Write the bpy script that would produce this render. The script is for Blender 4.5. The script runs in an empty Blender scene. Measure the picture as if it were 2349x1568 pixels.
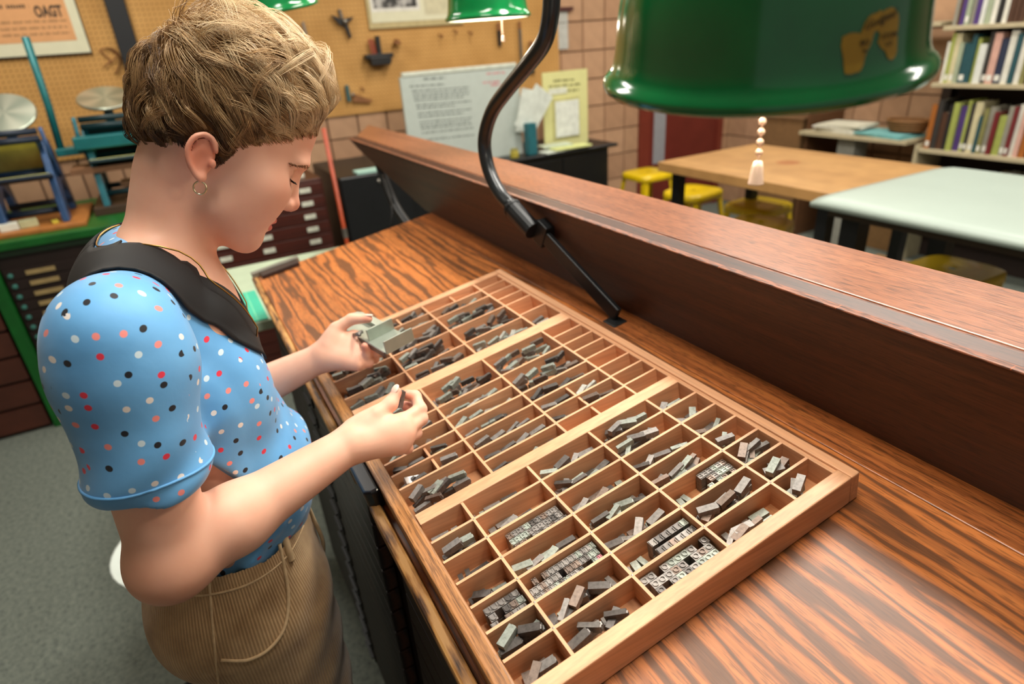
import bpy, math, random
import numpy as np
from mathutils import Matrix, Vector
random.seed(7); rng = np.random.default_rng(7)
SC = bpy.context.scene
COL = SC.collection

# ------------------------------------------------------------------ camera
cam = bpy.data.objects.new('camera', bpy.data.cameras.new('camera'))
COL.objects.link(cam)
RT = Vector((0.4810365828, 0.8742000108, -0.0661675687))
DN = Vector((0.3581904034, -0.2648615737, -0.8952921209))
FW = Vector((-0.8001896281, 0.4069676743, -0.4405381609))
cam.matrix_world = Matrix(((RT.x, -DN.x, -FW.x, 1.11352), (RT.y, -DN.y, -FW.y, -0.55078),
                           (RT.z, -DN.z, -FW.z, 1.53405), (0, 0, 0, 1)))
cam.data.sensor_fit = 'HORIZONTAL'; cam.data.sensor_width = 36.0; cam.data.lens = 21.558
cam.data.clip_start = 0.02; cam.data.clip_end = 60
cam.data.dof.use_dof = True; cam.data.dof.focus_distance = 0.66; cam.data.dof.aperture_fstop = 4.0
SC.camera = cam

# ------------------------------------------------------------------ world, lights, exposure
wd = bpy.data.worlds.new('world'); SC.world = wd; wd.use_nodes = True
wd.node_tree.nodes['Background'].inputs[0].default_value = (1.0, 0.93, 0.85, 1)
wd.node_tree.nodes['Background'].inputs[1].default_value = 0.26
SC.view_settings.view_transform = 'Standard'; SC.view_settings.look = 'None'
SC.view_settings.exposure = 0.0; SC.view_settings.gamma = 1.0; SC.view_settings.use_curve_mapping = False
def area(name, loc, sx, sy, power, col, target=None):
    d = bpy.data.lights.new(name, 'AREA'); d.shape = 'RECTANGLE'; d.size = sx; d.size_y = sy
    d.energy = power; d.color = col
    o = bpy.data.objects.new(name, d); COL.objects.link(o); o.location = loc
    if target is not None:
        o.rotation_euler = (Vector(target)-Vector(loc)).to_track_quat('-Z', 'Y').to_euler()
    return o
# rows of ceiling fluorescents (built further down); the last is added to mimic bounced flash
FLUO_FILL = [(-1.7, 1.2), (-1.9, -1.0), (0.0, 2.6), (1.5, 2.6), (0.10, 0.75), (-1.9, 3.1), (0.55, -0.32)]
FPOW = {0: 26, 1: 26, 2: 26, 3: 26, 4: 56, 5: 24, 6: 25}
for i, (x, y) in enumerate(FLUO_FILL):
    area('ceiling_fluo_fill_light', (x, y, 2.74), 1.15, 0.28, FPOW[i], (1.0, 0.95, 0.86))

# ------------------------------------------------------------------ helpers
def link(o): COL.objects.link(o); return o
def tag(o, label, cat=None, group=None, kind=None):
    if label: o['label'] = label
    if cat: o['category'] = cat
    if group: o['group'] = group
    if kind: o['kind'] = kind
    return o
def thing(name, loc, label, cat, group=None, rz=0.0):
    o = link(bpy.data.objects.new(name, None)); o.location = loc; o.rotation_euler = (0, 0, rz)
    o.empty_display_size = 0.05
    o['_w'] = 1; del o['_w']
    return tag(o, label, cat, group)
def world_of(o):
    m = Matrix.LocRotScale(o.location, o.rotation_euler, o.scale)
    if o.parent: return world_of(o.parent) @ o.matrix_parent_inverse @ m
    return m
def nrm(v):
    v = np.asarray(v, float); return v/(np.linalg.norm(v)+1e-12)
class MB:
    def __init__(s): s.v = []; s.f = []; s.m = []; s.n = 0
    def add(s, V, F, mi=0):
        b = s.n; V = [tuple(map(float, p)) for p in V]; s.v += V; s.n += len(V)
        for f in F: s.f.append(tuple(b+i for i in f)); s.m.append(mi)
        return s
    def box(s, c, size, R=None, mi=0, taper=None):
        c = np.asarray(c, float); h = np.asarray(size, float)/2
        P = np.array([[x, y, z] for z in (-1, 1) for y in (-1, 1) for x in (-1, 1)], float)*h
        if taper is not None: P[4:, :2] *= np.asarray(taper)
        if R is not None: P = P@np.asarray(R, float).T
        return s.add(P+c, [(0, 2, 3, 1), (4, 5, 7, 6), (0, 1, 5, 4), (2, 6, 7, 3), (0, 4, 6, 2), (1, 3, 7, 5)], mi)
    def bb(s, x0, x1, y0, y1, z0, z1, mi=0):
        return s.box(((x0+x1)/2, (y0+y1)/2, (z0+z1)/2), (abs(x1-x0), abs(y1-y0), abs(z1-z0)), None, mi)
    def tube(s, pts, r, n=10, mi=0, cap=True, closed=False):
        P = np.asarray(pts, float); k = len(P); rr = np.full(k, r) if np.isscalar(r) else np.asarray(r, float)
        T = np.gradient(P, axis=0) if not closed else np.roll(P, -1, 0)-np.roll(P, 1, 0)
        T /= np.linalg.norm(T, axis=1)[:, None]+1e-12
        u = np.cross(T[0], (0, 0, 1.0)); 
        if np.linalg.norm(u) < 1e-3: u = np.cross(T[0], (1.0, 0, 0))
        u = nrm(u); V = []
        for i in range(k):
            u = nrm(u-T[i]*(u@T[i])); w = np.cross(T[i], u)
            for j in range(n):
                a = 2*math.pi*j/n; V.append(P[i]+rr[i]*(math.cos(a)*u+math.sin(a)*w))
        F = []
        for i in range(k if closed else k-1):
            i2 = (i+1) % k
            for j in range(n): F.append((i*n+j, i*n+(j+1) % n, i2*n+(j+1) % n, i2*n+j))
        if cap and not closed: F.append(tuple(range(n-1, -1, -1))); F.append(tuple((k-1)*n+j for j in range(n)))
        return s.add(V, F, mi)
    def lathe(s, prof, n=32, M=None, mi=0, a0=0.0, a1=2*math.pi):
        full = abs(a1-a0-2*math.pi) < 1e-6; V = []; m = n if full else n+1
        for r, z in prof:
            for j in range(m):
                a = a0+(a1-a0)*j/n; V.append((r*math.cos(a), r*math.sin(a), z))
        if M is not None: V = [M@Vector(p) for p in V]
        F = [(i*m+j, i*m+(j+1) % m, (i+1)*m+(j+1) % m, (i+1)*m+j) for i in range(len(prof)-1) for j in range(n)]
        return s.add(V, F, mi)
    def prism(s, poly, o, ex, ey, ez, d0, d1, mi=0):
        o, ex, ey, ez = [np.asarray(a, float) for a in (o, ex, ey, ez)]; n = len(poly)
        V = [o+ex*p[0]+ey*p[1]+ez*d for d in (d0, d1) for p in poly]
        F = [tuple(range(n-1, -1, -1)), tuple(range(n, 2*n))]+[(i, (i+1) % n, n+(i+1) % n, n+i) for i in range(n)]
        return s.add(V, F, mi)
    def sphere(s, c, r, n=12, mi=0, sc=(1, 1, 1)):
        k = max(4, n//2)
        M = Matrix.Translation(Vector(c))@Matrix.Diagonal((sc[0], sc[1], sc[2], 1))
        return s.lathe([(r*math.sin(math.pi*i/k)+1e-6, -r*math.cos(math.pi*i/k)) for i in range(k+1)], n, M, mi)
    def mesh(s, name):
        me = bpy.data.meshes.new(name); me.from_pydata(s.v, [], s.f); me.update(); return me
    def build(s, name, mat, parent=None, smooth=False, bevel=0.0, local=False, label=None, seg=2):
        me = s.mesh(name)
        for m in (mat if isinstance(mat, (list, tuple)) else [mat]): me.materials.append(m)
        if any(s.m): me.polygons.foreach_set('material_index', s.m)
        if smooth: me.polygons.foreach_set('use_smooth', [True]*len(me.polygons))
        return place(me, name, parent, bevel, local, label, seg)
def place(me, name, parent=None, bevel=0.0, local=False, label=None, seg=2):
    o = link(bpy.data.objects.new(name, me))
    if parent is not None:
        o.parent = parent
        if not local: o.matrix_parent_inverse = world_of(parent).inverted()
    if bevel > 0:
        b = o.modifiers.new('bevel', 'BEVEL'); b.width = bevel; b.segments = seg; b.limit_method = 'ANGLE'
        b.harden_normals = False; b.angle_limit = math.radians(40)
    if label: o['label'] = label
    return o
def dup(root, loc=None, rot=None, label=None, group=None, scale=None):
    r = link(root.copy())
    if loc is not None: r.location = loc
    if rot is not None: r.rotation_euler = rot
    if scale is not None: r.scale = scale
    if label: r['label'] = label
    if group: r['group'] = group
    for ch in list(root.children):
        c = link(ch.copy()); c.parent = r
        for g in list(ch.children): d = link(g.copy()); d.parent = c
    return r
def rotz(a): c, s = math.cos(a), math.sin(a); return np.array([[c, -s, 0], [s, c, 0], [0, 0, 1.0]])
def rotx(a): c, s = math.cos(a), math.sin(a); return np.array([[1.0, 0, 0], [0, c, -s], [0, s, c]])
def roty(a): c, s = math.cos(a), math.sin(a); return np.array([[c, 0, s], [0, 1.0, 0], [-s, 0, c]])
def spline(P, n):
    P = np.asarray(P, float); Q = np.vstack([2*P[0]-P[1], P, 2*P[-1]-P[-2]]); out = []
    k = len(P)-1
    for t in np.linspace(0, k, n):
        i = min(int(t), k-1); u = t-i; a, b, c, d = Q[i:i+4]
        out.append(.5*((2*b)+(c-a)*u+(2*a-5*b+4*c-d)*u*u+(3*b-a-3*c+d)*u**3))
    return np.array(out)
def text_mesh(txt, size, name='lettering', ext=0.0004, bold=0.0, shear=0.0):
    cu = bpy.data.curves.new('tmp', 'FONT'); cu.body = txt; cu.size = size; cu.extrude = ext; cu.resolution_u = 3; cu.shear = shear; cu.offset = bold*size
    o = link(bpy.data.objects.new('tmp', cu)); dg = bpy.context.evaluated_depsgraph_get(); dg.update()
    me = bpy.data.meshes.new_from_object(o.evaluated_get(dg)); me.name = name
    bpy.data.objects.remove(o); bpy.data.curves.remove(cu)
    return me
def put_text(txt, size, o, ex, ey, mat, parent, name='lettering', wid=None, shear=0.0, fn=None, bold=0.0):
    me = text_mesh(txt, size, name, shear=shear, bold=bold)
    n = len(me.vertices); co = np.empty(n*3); me.vertices.foreach_get('co', co); co = co.reshape(-1, 3)
    if wid: co[:, 0] *= wid/(co[:, 0].max()-co[:, 0].min()+1e-9)
    ex, ey = np.asarray(ex, float), np.asarray(ey, float); ez = np.cross(ex, ey)
    W = fn(co) if fn else np.asarray(o, float)+co[:, :1]*ex+co[:, 1:2]*ey+co[:, 2:3]*ez
    me.vertices.foreach_set('co', W.ravel()); me.materials.clear(); me.materials.append(mat); me.update()
    return place(me, name, parent)

# ------------------------------------------------------------------ materials
def lin(c):
    if isinstance(c, str): c = [int(c[i:i+2], 16)/255 for i in (0, 2, 4)]
    return tuple((x/12.92 if x <= .04045 else ((x+.055)/1.055)**2.4) for x in c[:3])+(1.0,)
class NT:
    def __init__(s, name, rough=.5, metal=0.0, spec=.5, coat=0.0):
        s.mat = bpy.data.materials.new(name); s.mat.use_nodes = True; s.t = s.mat.node_tree
        s.b = s.t.nodes['Principled BSDF']; s.b.inputs['Roughness'].default_value = rough
        s.b.inputs['Metallic'].default_value = metal; s.b.inputs['Specular IOR Level'].default_value = spec
        if coat: s.b.inputs['Coat Weight'].default_value = coat; s.b.inputs['Coat Roughness'].default_value = .12
    def n(s, ty, **kw):
        o = s.t.nodes.new(ty)
        for k, v in kw.items():
            if k.startswith('i_'):
                key = k[2:]; key = int(key) if key.isdigit() else key.replace('_', ' ')
                if hasattr(v, 'is_linked') or hasattr(v, 'links'): s.t.links.new(v, o.inputs[key])
                else: o.inputs[key].default_value = v
            else: setattr(o, k, v)
        return o
    def coord(s, kind='Object', scale=(1, 1, 1), rot=(0, 0, 0), loc=(0, 0, 0)):
        tc = s.n('ShaderNodeTexCoord')
        return s.n('ShaderNodeMapping', i_Vector=tc.outputs[kind], i_Scale=scale, i_Rotation=rot, i_Location=loc).outputs[0]
    def noise(s, vec, scale, detail=3, rough=.5, dist=0.0):
        return s.n('ShaderNodeTexNoise', i_Vector=vec, i_Scale=scale, i_Detail=detail, i_Roughness=rough, i_Distortion=dist).outputs['Fac']
    def ramp(s, fac, stops, interp='LINEAR'):
        r = s.n('ShaderNodeValToRGB', i_Fac=fac); r.color_ramp.interpolation = interp; e = r.color_ramp.elements
        while len(e) < len(stops): e.new(0.5)
        for k, (p, c) in enumerate(stops):
            e[k].position = p; e[k].color = c if len(c) == 4 else lin(c)
        return r.outputs[0]
    def mix(s, fac, a, b, mode='MIX'):
        m = s.n('ShaderNodeMix', data_type='RGBA', blend_type=mode)
        for sock, v in ((m.inputs[0], fac), (m.inputs[6], a), (m.inputs[7], b)):
            if hasattr(v, 'links'): s.t.links.new(v, sock)
            else: sock.default_value = v if not isinstance(v, tuple) else (v if len(v) == 4 else v+(1,))
        return m.outputs[2]
    def math(s, op, a, b=0.0, c=0.0):
        m = s.n('ShaderNodeMath', operation=op)
        for i, v in enumerate((a, b, c)):
            if hasattr(v, 'links'): s.t.links.new(v, m.inputs[i])
            else: m.inputs[i].default_value = v
        return m.outputs[0]
    def col(s, c):
        if hasattr(c, 'links'): s.t.links.new(c, s.b.inputs['Base Color'])
        else: s.b.inputs['Base Color'].default_value = c
        return s
    def rough(s, v): s.t.links.new(v, s.b.inputs['Roughness']); return s
    def bump(s, h, strength=.3, dist=.001):
        bp = s.n('ShaderNodeBump', i_Height=h, i_Strength=strength, i_Distance=dist)
        s.t.links.new(bp.outputs[0], s.b.inputs['Normal']); return s
def shade(c, k): return tuple(min(1, x*k) for x in c[:3])+(1,)
_mc = {}
def plain(name, c, rough=.5, metal=0.0, var=.12, scale=25, bump=0.0, bscale=400, coat=0.0, spec=.5, emit=0.0):
    if name in _mc: return _mc[name]
    t = NT(name, rough, metal, spec, coat); c = lin(c); v = t.coord()
    t.col(t.ramp(t.noise(v, scale, 4), [(.3, shade(c, 1-var)), (.7, shade(c, 1+var))]))
    if bump: t.bump(t.noise(v, bscale, 2), bump, .001)
    if emit: t.b.inputs['Emission Color'].default_value = c; t.b.inputs['Emission Strength'].default_value = emit
    _mc[name] = t.mat; return t.mat
def wood(name, light, mid, dark, axis='X', freq=26.0, dist=7.0, rough=.4, pores=.5, coat=0.0, bump=.15, loc=(0, 0, 0), spec=.5, stretch=.22, band=.75, streak=70.0):
    t = NT(name, rough, 0, spec, coat)
    rot = {'X': (0, 0, 0), 'Y': (0, 0, math.pi/2), 'Z': (0, math.pi/2, 0)}[axis]
    v = t.coord('Object', (1, 1, 1), rot, loc)
    vs = t.n('ShaderNodeMapping', i_Vector=v, i_Scale=(stretch, 1, 1)).outputs[0]
    w = t.n('ShaderNodeTexWave', wave_type='BANDS', bands_direction='Y', i_Vector=vs, i_Scale=freq/6.283*1.0, i_Distortion=dist, i_Detail=3.0, i_Detail_Scale=1.6, i_Detail_Roughness=.55).outputs['Fac']
    sk = t.noise(t.n('ShaderNodeMapping', i_Vector=v, i_Scale=(1.3, streak, streak)).outputs[0], 1.0, 5, .65)
    if band > .5:
        lf = t.math('MULTIPLY', t.math('SUBTRACT', t.noise(vs, 9.0, 2), .5), .7)
        c = t.ramp(t.math('ADD', w, lf), [(0.05, lin(light)), (.58, lin(mid)), (.86, lin(dark)), (1.0, lin(dark))])
    else: c = t.ramp(sk, [(.32, lin(light)), (.5, lin(mid)), (.62, lin(mid)), (.74, lin(dark))])
    c = t.mix(t.math('MULTIPLY', t.ramp(sk, [(.52, (0, 0, 0, 1)), (.62, (1, 1, 1, 1))]), .55*(1-band*.4)), c, lin(dark))
    fb = t.noise(t.n('ShaderNodeMapping', i_Vector=v, i_Scale=(9, 260, 260)).outputs[0], 1.0, 2)
    c = t.mix(.35, c, t.ramp(fb, [(.3, (.55, .55, .55, 1)), (.65, (1.12, 1.12, 1.12, 1))]), 'MULTIPLY')
    po = t.noise(t.n('ShaderNodeMapping', i_Vector=v, i_Scale=(45, 620, 620)).outputs[0], 1.0, 1)
    pf = t.ramp(po, [(.545, (0, 0, 0, 1)), (.62, (1, 1, 1, 1))])
    pf = t.math('MULTIPLY', pf, pores)
    c = t.mix(pf, c, shade(lin(dark), .55))
    big = t.noise(v, 3.0, 3)
    c = t.mix(.5, c, t.ramp(big, [(.3, (.75, .75, .75, 1)), (.7, (1.1, 1.1, 1.1, 1))]), 'MULTIPLY')
    t.col(c)
    if bump: t.bump(t.math('ADD', po, fb), bump, .0006)
    return t.mat
# ================================================================== materials of the foreground
OAK = wood('stained_oak_top', 'bf7338', 'af642d', '6e4222', 'X', 84, 13, .46, .5, .0, .12, stretch=.11, band=.8, streak=60)
OAK_STRAIGHT = wood('stained_oak_straight', 'b06a35', '96552a', '4a2812', 'X', 330, 1.5, .36, .6, .05, .12, (0, .3, 0), stretch=.06, band=.15, streak=110)
OAK_DARK = wood('dark_oak_board', '522c17', '462512', '30190c', 'X', 260, 2.5, .5, .5, 0, .15, stretch=.05, band=.12, streak=80)
OAK_LEDGE = wood('ledge_oak', '96603f', '8c5536', '724229', 'X', 200, 3.0, .36, .85, .1, .25, stretch=.06, band=.1, streak=90)
OAK_BODY = wood('cabinet_oak', '4a2814', '3a1e0f', '1d0f08', 'X', 90, 3, .5, .4)
MAPLE = wood('case_maple', 'dfac86', 'daa47c', 'cd946b', 'X', 60, 3, .5, .05, 0, .05, band=.2, streak=45)
MAPLE_V = wood('case_maple_cross', 'dfac86', 'daa47c', 'cd946b', 'Y', 60, 3, .5, .05, 0, .05, band=.2, streak=45)
MAPLE_FLOOR = wood('case_floor', 'd39b70', 'c98f63', 'b47a50', 'X', 40, 3, .55, .05, 0, .05, band=.2, streak=45)
OAK_FRONT = wood('case_front_oak', 'b98450', 'a06c3d', '5a3a20', 'X', 150, 2.2, .42, .5, 0, .3, band=.3, streak=160)
BLACK_IRON = plain('black_iron', '17191b', .42, .3, .2, 30, .1, 300)
BLACK_PIPE = plain('black_pipe', '1b1f21', .33, .2, .2, 40, .05, 200, .2)
def ledge_edge_mat():
    t = NT('worn_ledge_edge', .46, 0, .5, .0); v = t.coord()
    f = t.noise(t.n('ShaderNodeMapping', i_Vector=v, i_Scale=(60, 700, 700)).outputs[0], 1, 2)
    c = t.ramp(f, [(.40, lin('2e1a12')), (.50, lin('7a4831')), (.75, lin('8d573a'))])
    sc = t.noise(t.n('ShaderNodeMapping', i_Vector=v, i_Scale=(420, 30, 30), i_Rotation=(0, 0, .25)).outputs[0], 1, 1)
    reg = t.noise(v, 9, 2)
    m = t.math('MULTIPLY', t.ramp(sc, [(.70, (0, 0, 0, 1)), (.76, (1, 1, 1, 1))]), t.ramp(reg, [(.45, (0, 0, 0, 1)), (.6, (1, 1, 1, 1))]))
    c = t.mix(m, c, lin('c96a38'))
    ch = t.noise(t.n('ShaderNodeMapping', i_Vector=v, i_Scale=(30, 55, 55), i_Location=(3.1, 0, 0)).outputs[0], 1, 4)
    c = t.mix(t.ramp(ch, [(.71, (0, 0, 0, 1)), (.74, (1, 1, 1, 1))]), c, lin('d8b083'))
    t.col(c).bump(f, .2, .0006); return t.mat
LEDGE_EDGE = ledge_edge_mat()
def worn_lip_mat():
    t = NT('worn_lip', .5); v = t.coord()
    a = t.noise(t.n('ShaderNodeMapping', i_Vector=v, i_Scale=(18, 120, 120)).outputs[0], 1, 4)
    t.col(t.ramp(a, [(.35, lin('3a2413')), (.5, lin('9a6a35')), (.62, lin('b98a50'))])).bump(a, .4, .001); return t.mat
WORN_LIP = worn_lip_mat()

# ================================================================== type cabinet (sloping top, raised back ledge)
SL = math.radians(9.081)
EX = np.array([1.0, 0, 0]); EV = np.array([0, -math.cos(SL), -math.sin(SL)]); EN = np.array([0, -math.sin(SL), math.cos(SL)])
RTR = np.column_stack([EX, -EV, EN])                     # tray axes: along, to the back, up
def TP(u, v, h=0.0): return np.array([0, 0, 1.10])+EX*u+EV*v+EN*h
def tbox(mb, u0, u1, v0, v1, h0, h1, mi=0):
    return mb.box(TP((u0+u1)/2, (v0+v1)/2, (h0+h1)/2), (abs(u1-u0), abs(v1-v0), abs(h1-h0)), RTR, mi)
HT = .038
cabinet = thing('type_cabinet', (.4, .1, 0), 'dark oak printers type cabinet with sloping desk top and raised back ledge', 'cabinet')
tbox(MB(), -.65, 1.50, -.044, .440, -HT-.026, -HT).build('desk_plank', OAK, cabinet, bevel=.0015)
tbox(MB(), -.65, 1.50, -.100, -.0445, -HT-.026, -HT).build('desk_plank', OAK_STRAIGHT, cabinet, bevel=.0015)
tbox(MB(), -.65, .352, .441, .456, -HT-.034, -HT+.004).build('front_lip', WORN_LIP, cabinet, bevel=.004)
tbox(MB(), .455, 1.50, .441, .456, -HT-.034, -HT+.010).build('front_lip', WORN_LIP, cabinet, bevel=.004)
# leaning back board with its far end cut away
BB0 = np.array([0, .103, 1.075]); BB1 = np.array([0, .044, 1.247]); ebz = nrm(BB1-BB0); ebn = np.cross(ebz, EX)
LB = np.linalg.norm(BB1-BB0)
MB().prism([(-.70, .0), (1.55, .0), (1.55, LB), (-1.26, LB), (-1.20, LB-.03)], BB0, EX, ebz, ebn, 0, .024).build('back_board', OAK_DARK, cabinet)
MB().prism([(.0415, 1.2465), (.080, 1.2465), (.080, 1.2508), (.0415, 1.2490)], (0, 0, 0), (0, 1, 0), (0, 0, 1), EX, -1.26, 1.55).build('ledge_edge', LEDGE_EDGE, cabinet, bevel=.002, label='scratched front strip of the ledge')
MB().prism([(-1.28, .0803), (1.55, .0803), (1.55, .222), (-1.60, .222)], (0, 0, 0), EX, (0, 1, 0), (0, 0, 1), 1.224, 1.252).build('ledge_top', OAK_LEDGE, cabinet, bevel=.002)
MB().bb(-.66, 1.55, .20, .222, .06, 1.224).build('back_panel', OAK_BODY, cabinet)
MB().bb(-.62, 1.46, -.405, .20, .08, .965).build('carcass', OAK_BODY, cabinet)
MB().bb(-.60, 1.44, -.385, .20, .0, .08).build('plinth', OAK_BODY, cabinet)
dr = MB(); dr.bb(-.43, .43, -.011, .011, -.0225, .0225); drm = dr.mesh('drawer_front'); drm.materials.append(OAK_BODY)
pl = MB(); pl.bb(-.045, .045, -.0145, -.0105, -.012, .012); pl.bb(-.03, .03, -.020, -.0145, -.012, -.008)
plm = pl.mesh('drawer_pull'); plm.materials.append(BLACK_IRON)
for cx_ in (-.08, .93):
    for k in range(17):
        o = place(drm, 'drawer', cabinet, .002); o.location = (cx_, -.418, .120+k*.0487); 
        q = place(plm, 'drawer_pull', o, local=True)
# iron bracket carrying the far end of the ledge, and the stop at the far front corner
b = MB(); b.tube(spline([(-1.16, .11, 1.222), (-1.13, .11, 1.13), (-1.02, .11, 1.02), (-.80, .12, .92), (-.64, .13, .78)], 18), .017, 10)
b.bb(-1.22, -1.06, .085, .135, 1.208, 1.223); b.bb(-.655, -.62, .09, .17, .66, .92)
b.build('iron_bracket', BLACK_IRON, cabinet, smooth=True, label='curved black iron bracket under the ledge')
tbox(MB(), -.668, -.648, .318, .452, -HT-.01, -HT+.014).build('stop_plate', plain('dull_steel', '8c8d84', .45, .7, .15), cabinet, bevel=.001)
tbox(MB(), -.648, -.612, .325, .430, -HT, -HT+.012).build('stop_block', plain('dark_walnut', '2d1c16', .5), cabinet, bevel=.002)
cord = MB().tube(spline([(-.93, .055, 1.16), (-.80, .03, 1.10), (-.76, .0, 1.02), (-.80, -.02, .95), (-.86, -.03, .80), (-.84, -.03, .55)], 26), .0035, 6).build('power_cord', BLACK_IRON, smooth=True)
tag(cord, 'thin black cord hanging off the far end of the desk', 'cord')

# ================================================================== type case lying on the slope
case = thing('type_case', tuple(TP(.41, .217, -HT)), 'open maple type case full of metal type with many small compartments', 'type case')
IH = -.032; DH = -.0015
tbox(MB(), .004, .816, .004, .430, -HT, IH).build('bottom_board', MAPLE_FLOOR, case)
tbox(MB(), 0, .82, 0, .0125, -HT+.0005, 0).build('rim', MAPLE, case, bevel=.0015)
tbox(MB(), .018, .804, .0127, .019, IH, -.0022).build('liner', MAPLE, case, bevel=.0008)
tbox(MB(), .803, .82, .0127, .4148, -HT+.0005, 0).build('rim', MAPLE_V, case, bevel=.0015)
tbox(MB(), 0, .018, .0127, .4148, -HT+.0005, 0).build('rim', MAPLE_V, case, bevel=.0015)
tbox(MB(), -.004, .824, .415, .434, -HT+.0005, .0).build('front_rail', OAK_FRONT, case, bevel=.003, label='oak front rail')
PULL = plain('black_enamel', '10141c', .3, .2, .1, 40, 0, 1, .3)
m = MB(); m.prism([(-.05, 0), (.05, 0), (.05, .012), (.043, .021), (-.043, .021), (-.05, .012)], TP(.415, .4345, -.020), EX, EV, EN, -.016, .016)
m.build('label_pull', PULL, case, bevel=.004, seg=3, label='black metal pull')
UL = {'L': (.018, .268), 'M': (.295, .545), 'C': (.565, .803)}
for a, bb_ in ((.268, .295), (.545, .565)):
    tbox(MB(), a, bb_, .0192, .4146, IH, -.0006).build('divider', MAPLE_V, case, bevel=.0008, label='thick divider between thirds of the case')
TH = .0017
ROWS = {
 'L': [((.019, .075), [.018, .053, .0885, .125, .158, .213, .268], {}),
       ((.075, .193), [.018, .057, .092, .157, .2215, .268], {0: .132}),
       ((.193, .307), [.018, .057, .092, .158, .224, .268], {0: .25}),
       ((.307, .415), [.018, .057, .092, .158, .2255, .268], {})],
 'M': [((.019, .077), [.295, .328, .36, .39, .4215, .4555, .486, .517, .545], {}),
       ((.077, .194), [.295, .361, .426, .456, .488, .519, .545], {3: .137, 4: .137, 5: .137}),
       ((.194, .307), [.295, .363, .396, .4275, .459, .4917, .520, .545], {}),
       ((.307, .415), [.295, .363, .396, .430, .459, .490, .545], {3: .357, 4: .357})],
 'C': [((.019, .0764), None, {}), ((.0764, .1725), None, {}), ((.1725, .267), None, {}), ((.267, .36), None, {}), ((.36, .415), None, {})]}
CE = [.565]+[.5637+.03448*k for k in range(1, 7)]+[.803]
CELLS = {}
nailm = MB().lathe([(.0001, .0004), (.001, .0002), (.0012, 0)], 6).mesh('nail'); nailm.materials.append(plain('nail_steel', '9a948c', .35, .8))
NAILM = Matrix([[RTR[i][j] for j in range(3)] for i in range(3)])
for sec, rows in ROWS.items():
    u0, u1 = UL[sec]
    for ri, ((v0, v1), ue, split) in enumerate(rows):
        ue = ue or CE
        if ri: tbox(MB(), u0, u1, v0-TH, v0+TH, IH, DH).build('divider', MAPLE, case)
        for k in range(len(ue)-1):
            if k: tbox(MB(), ue[k]-TH, ue[k]+TH, v0+(TH if ri else .0002), v1-(TH if ri < len(rows)-1 else .0004), IH, DH).build('divider', MAPLE_V, case)
            if ri and k and sec == 'C':
                o = place(nailm, 'nail', case); o.location = TP(ue[k], v0, DH+.0001); o.rotation_euler = NAILM.to_euler()
            if k in split:
                tbox(MB(), ue[k]+TH, ue[k+1]-TH, split[k]-TH, split[k]+TH, IH, DH-.003).build('divider', MAPLE, case)
                CELLS[(sec, ri, k, 0)] = (ue[k]+.0025, ue[k+1]-.0025, v0+.0025, split[k]-.0025)
                CELLS[(sec, ri, k, 1)] = (ue[k]+.0025, ue[k+1]-.0025, split[k]+.0025, v1-.0025)
            else: CELLS[(sec, ri, k, 0)] = (ue[k]+.0025, ue[k+1]-.0025, v0+.0025, v1-.0025)

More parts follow.
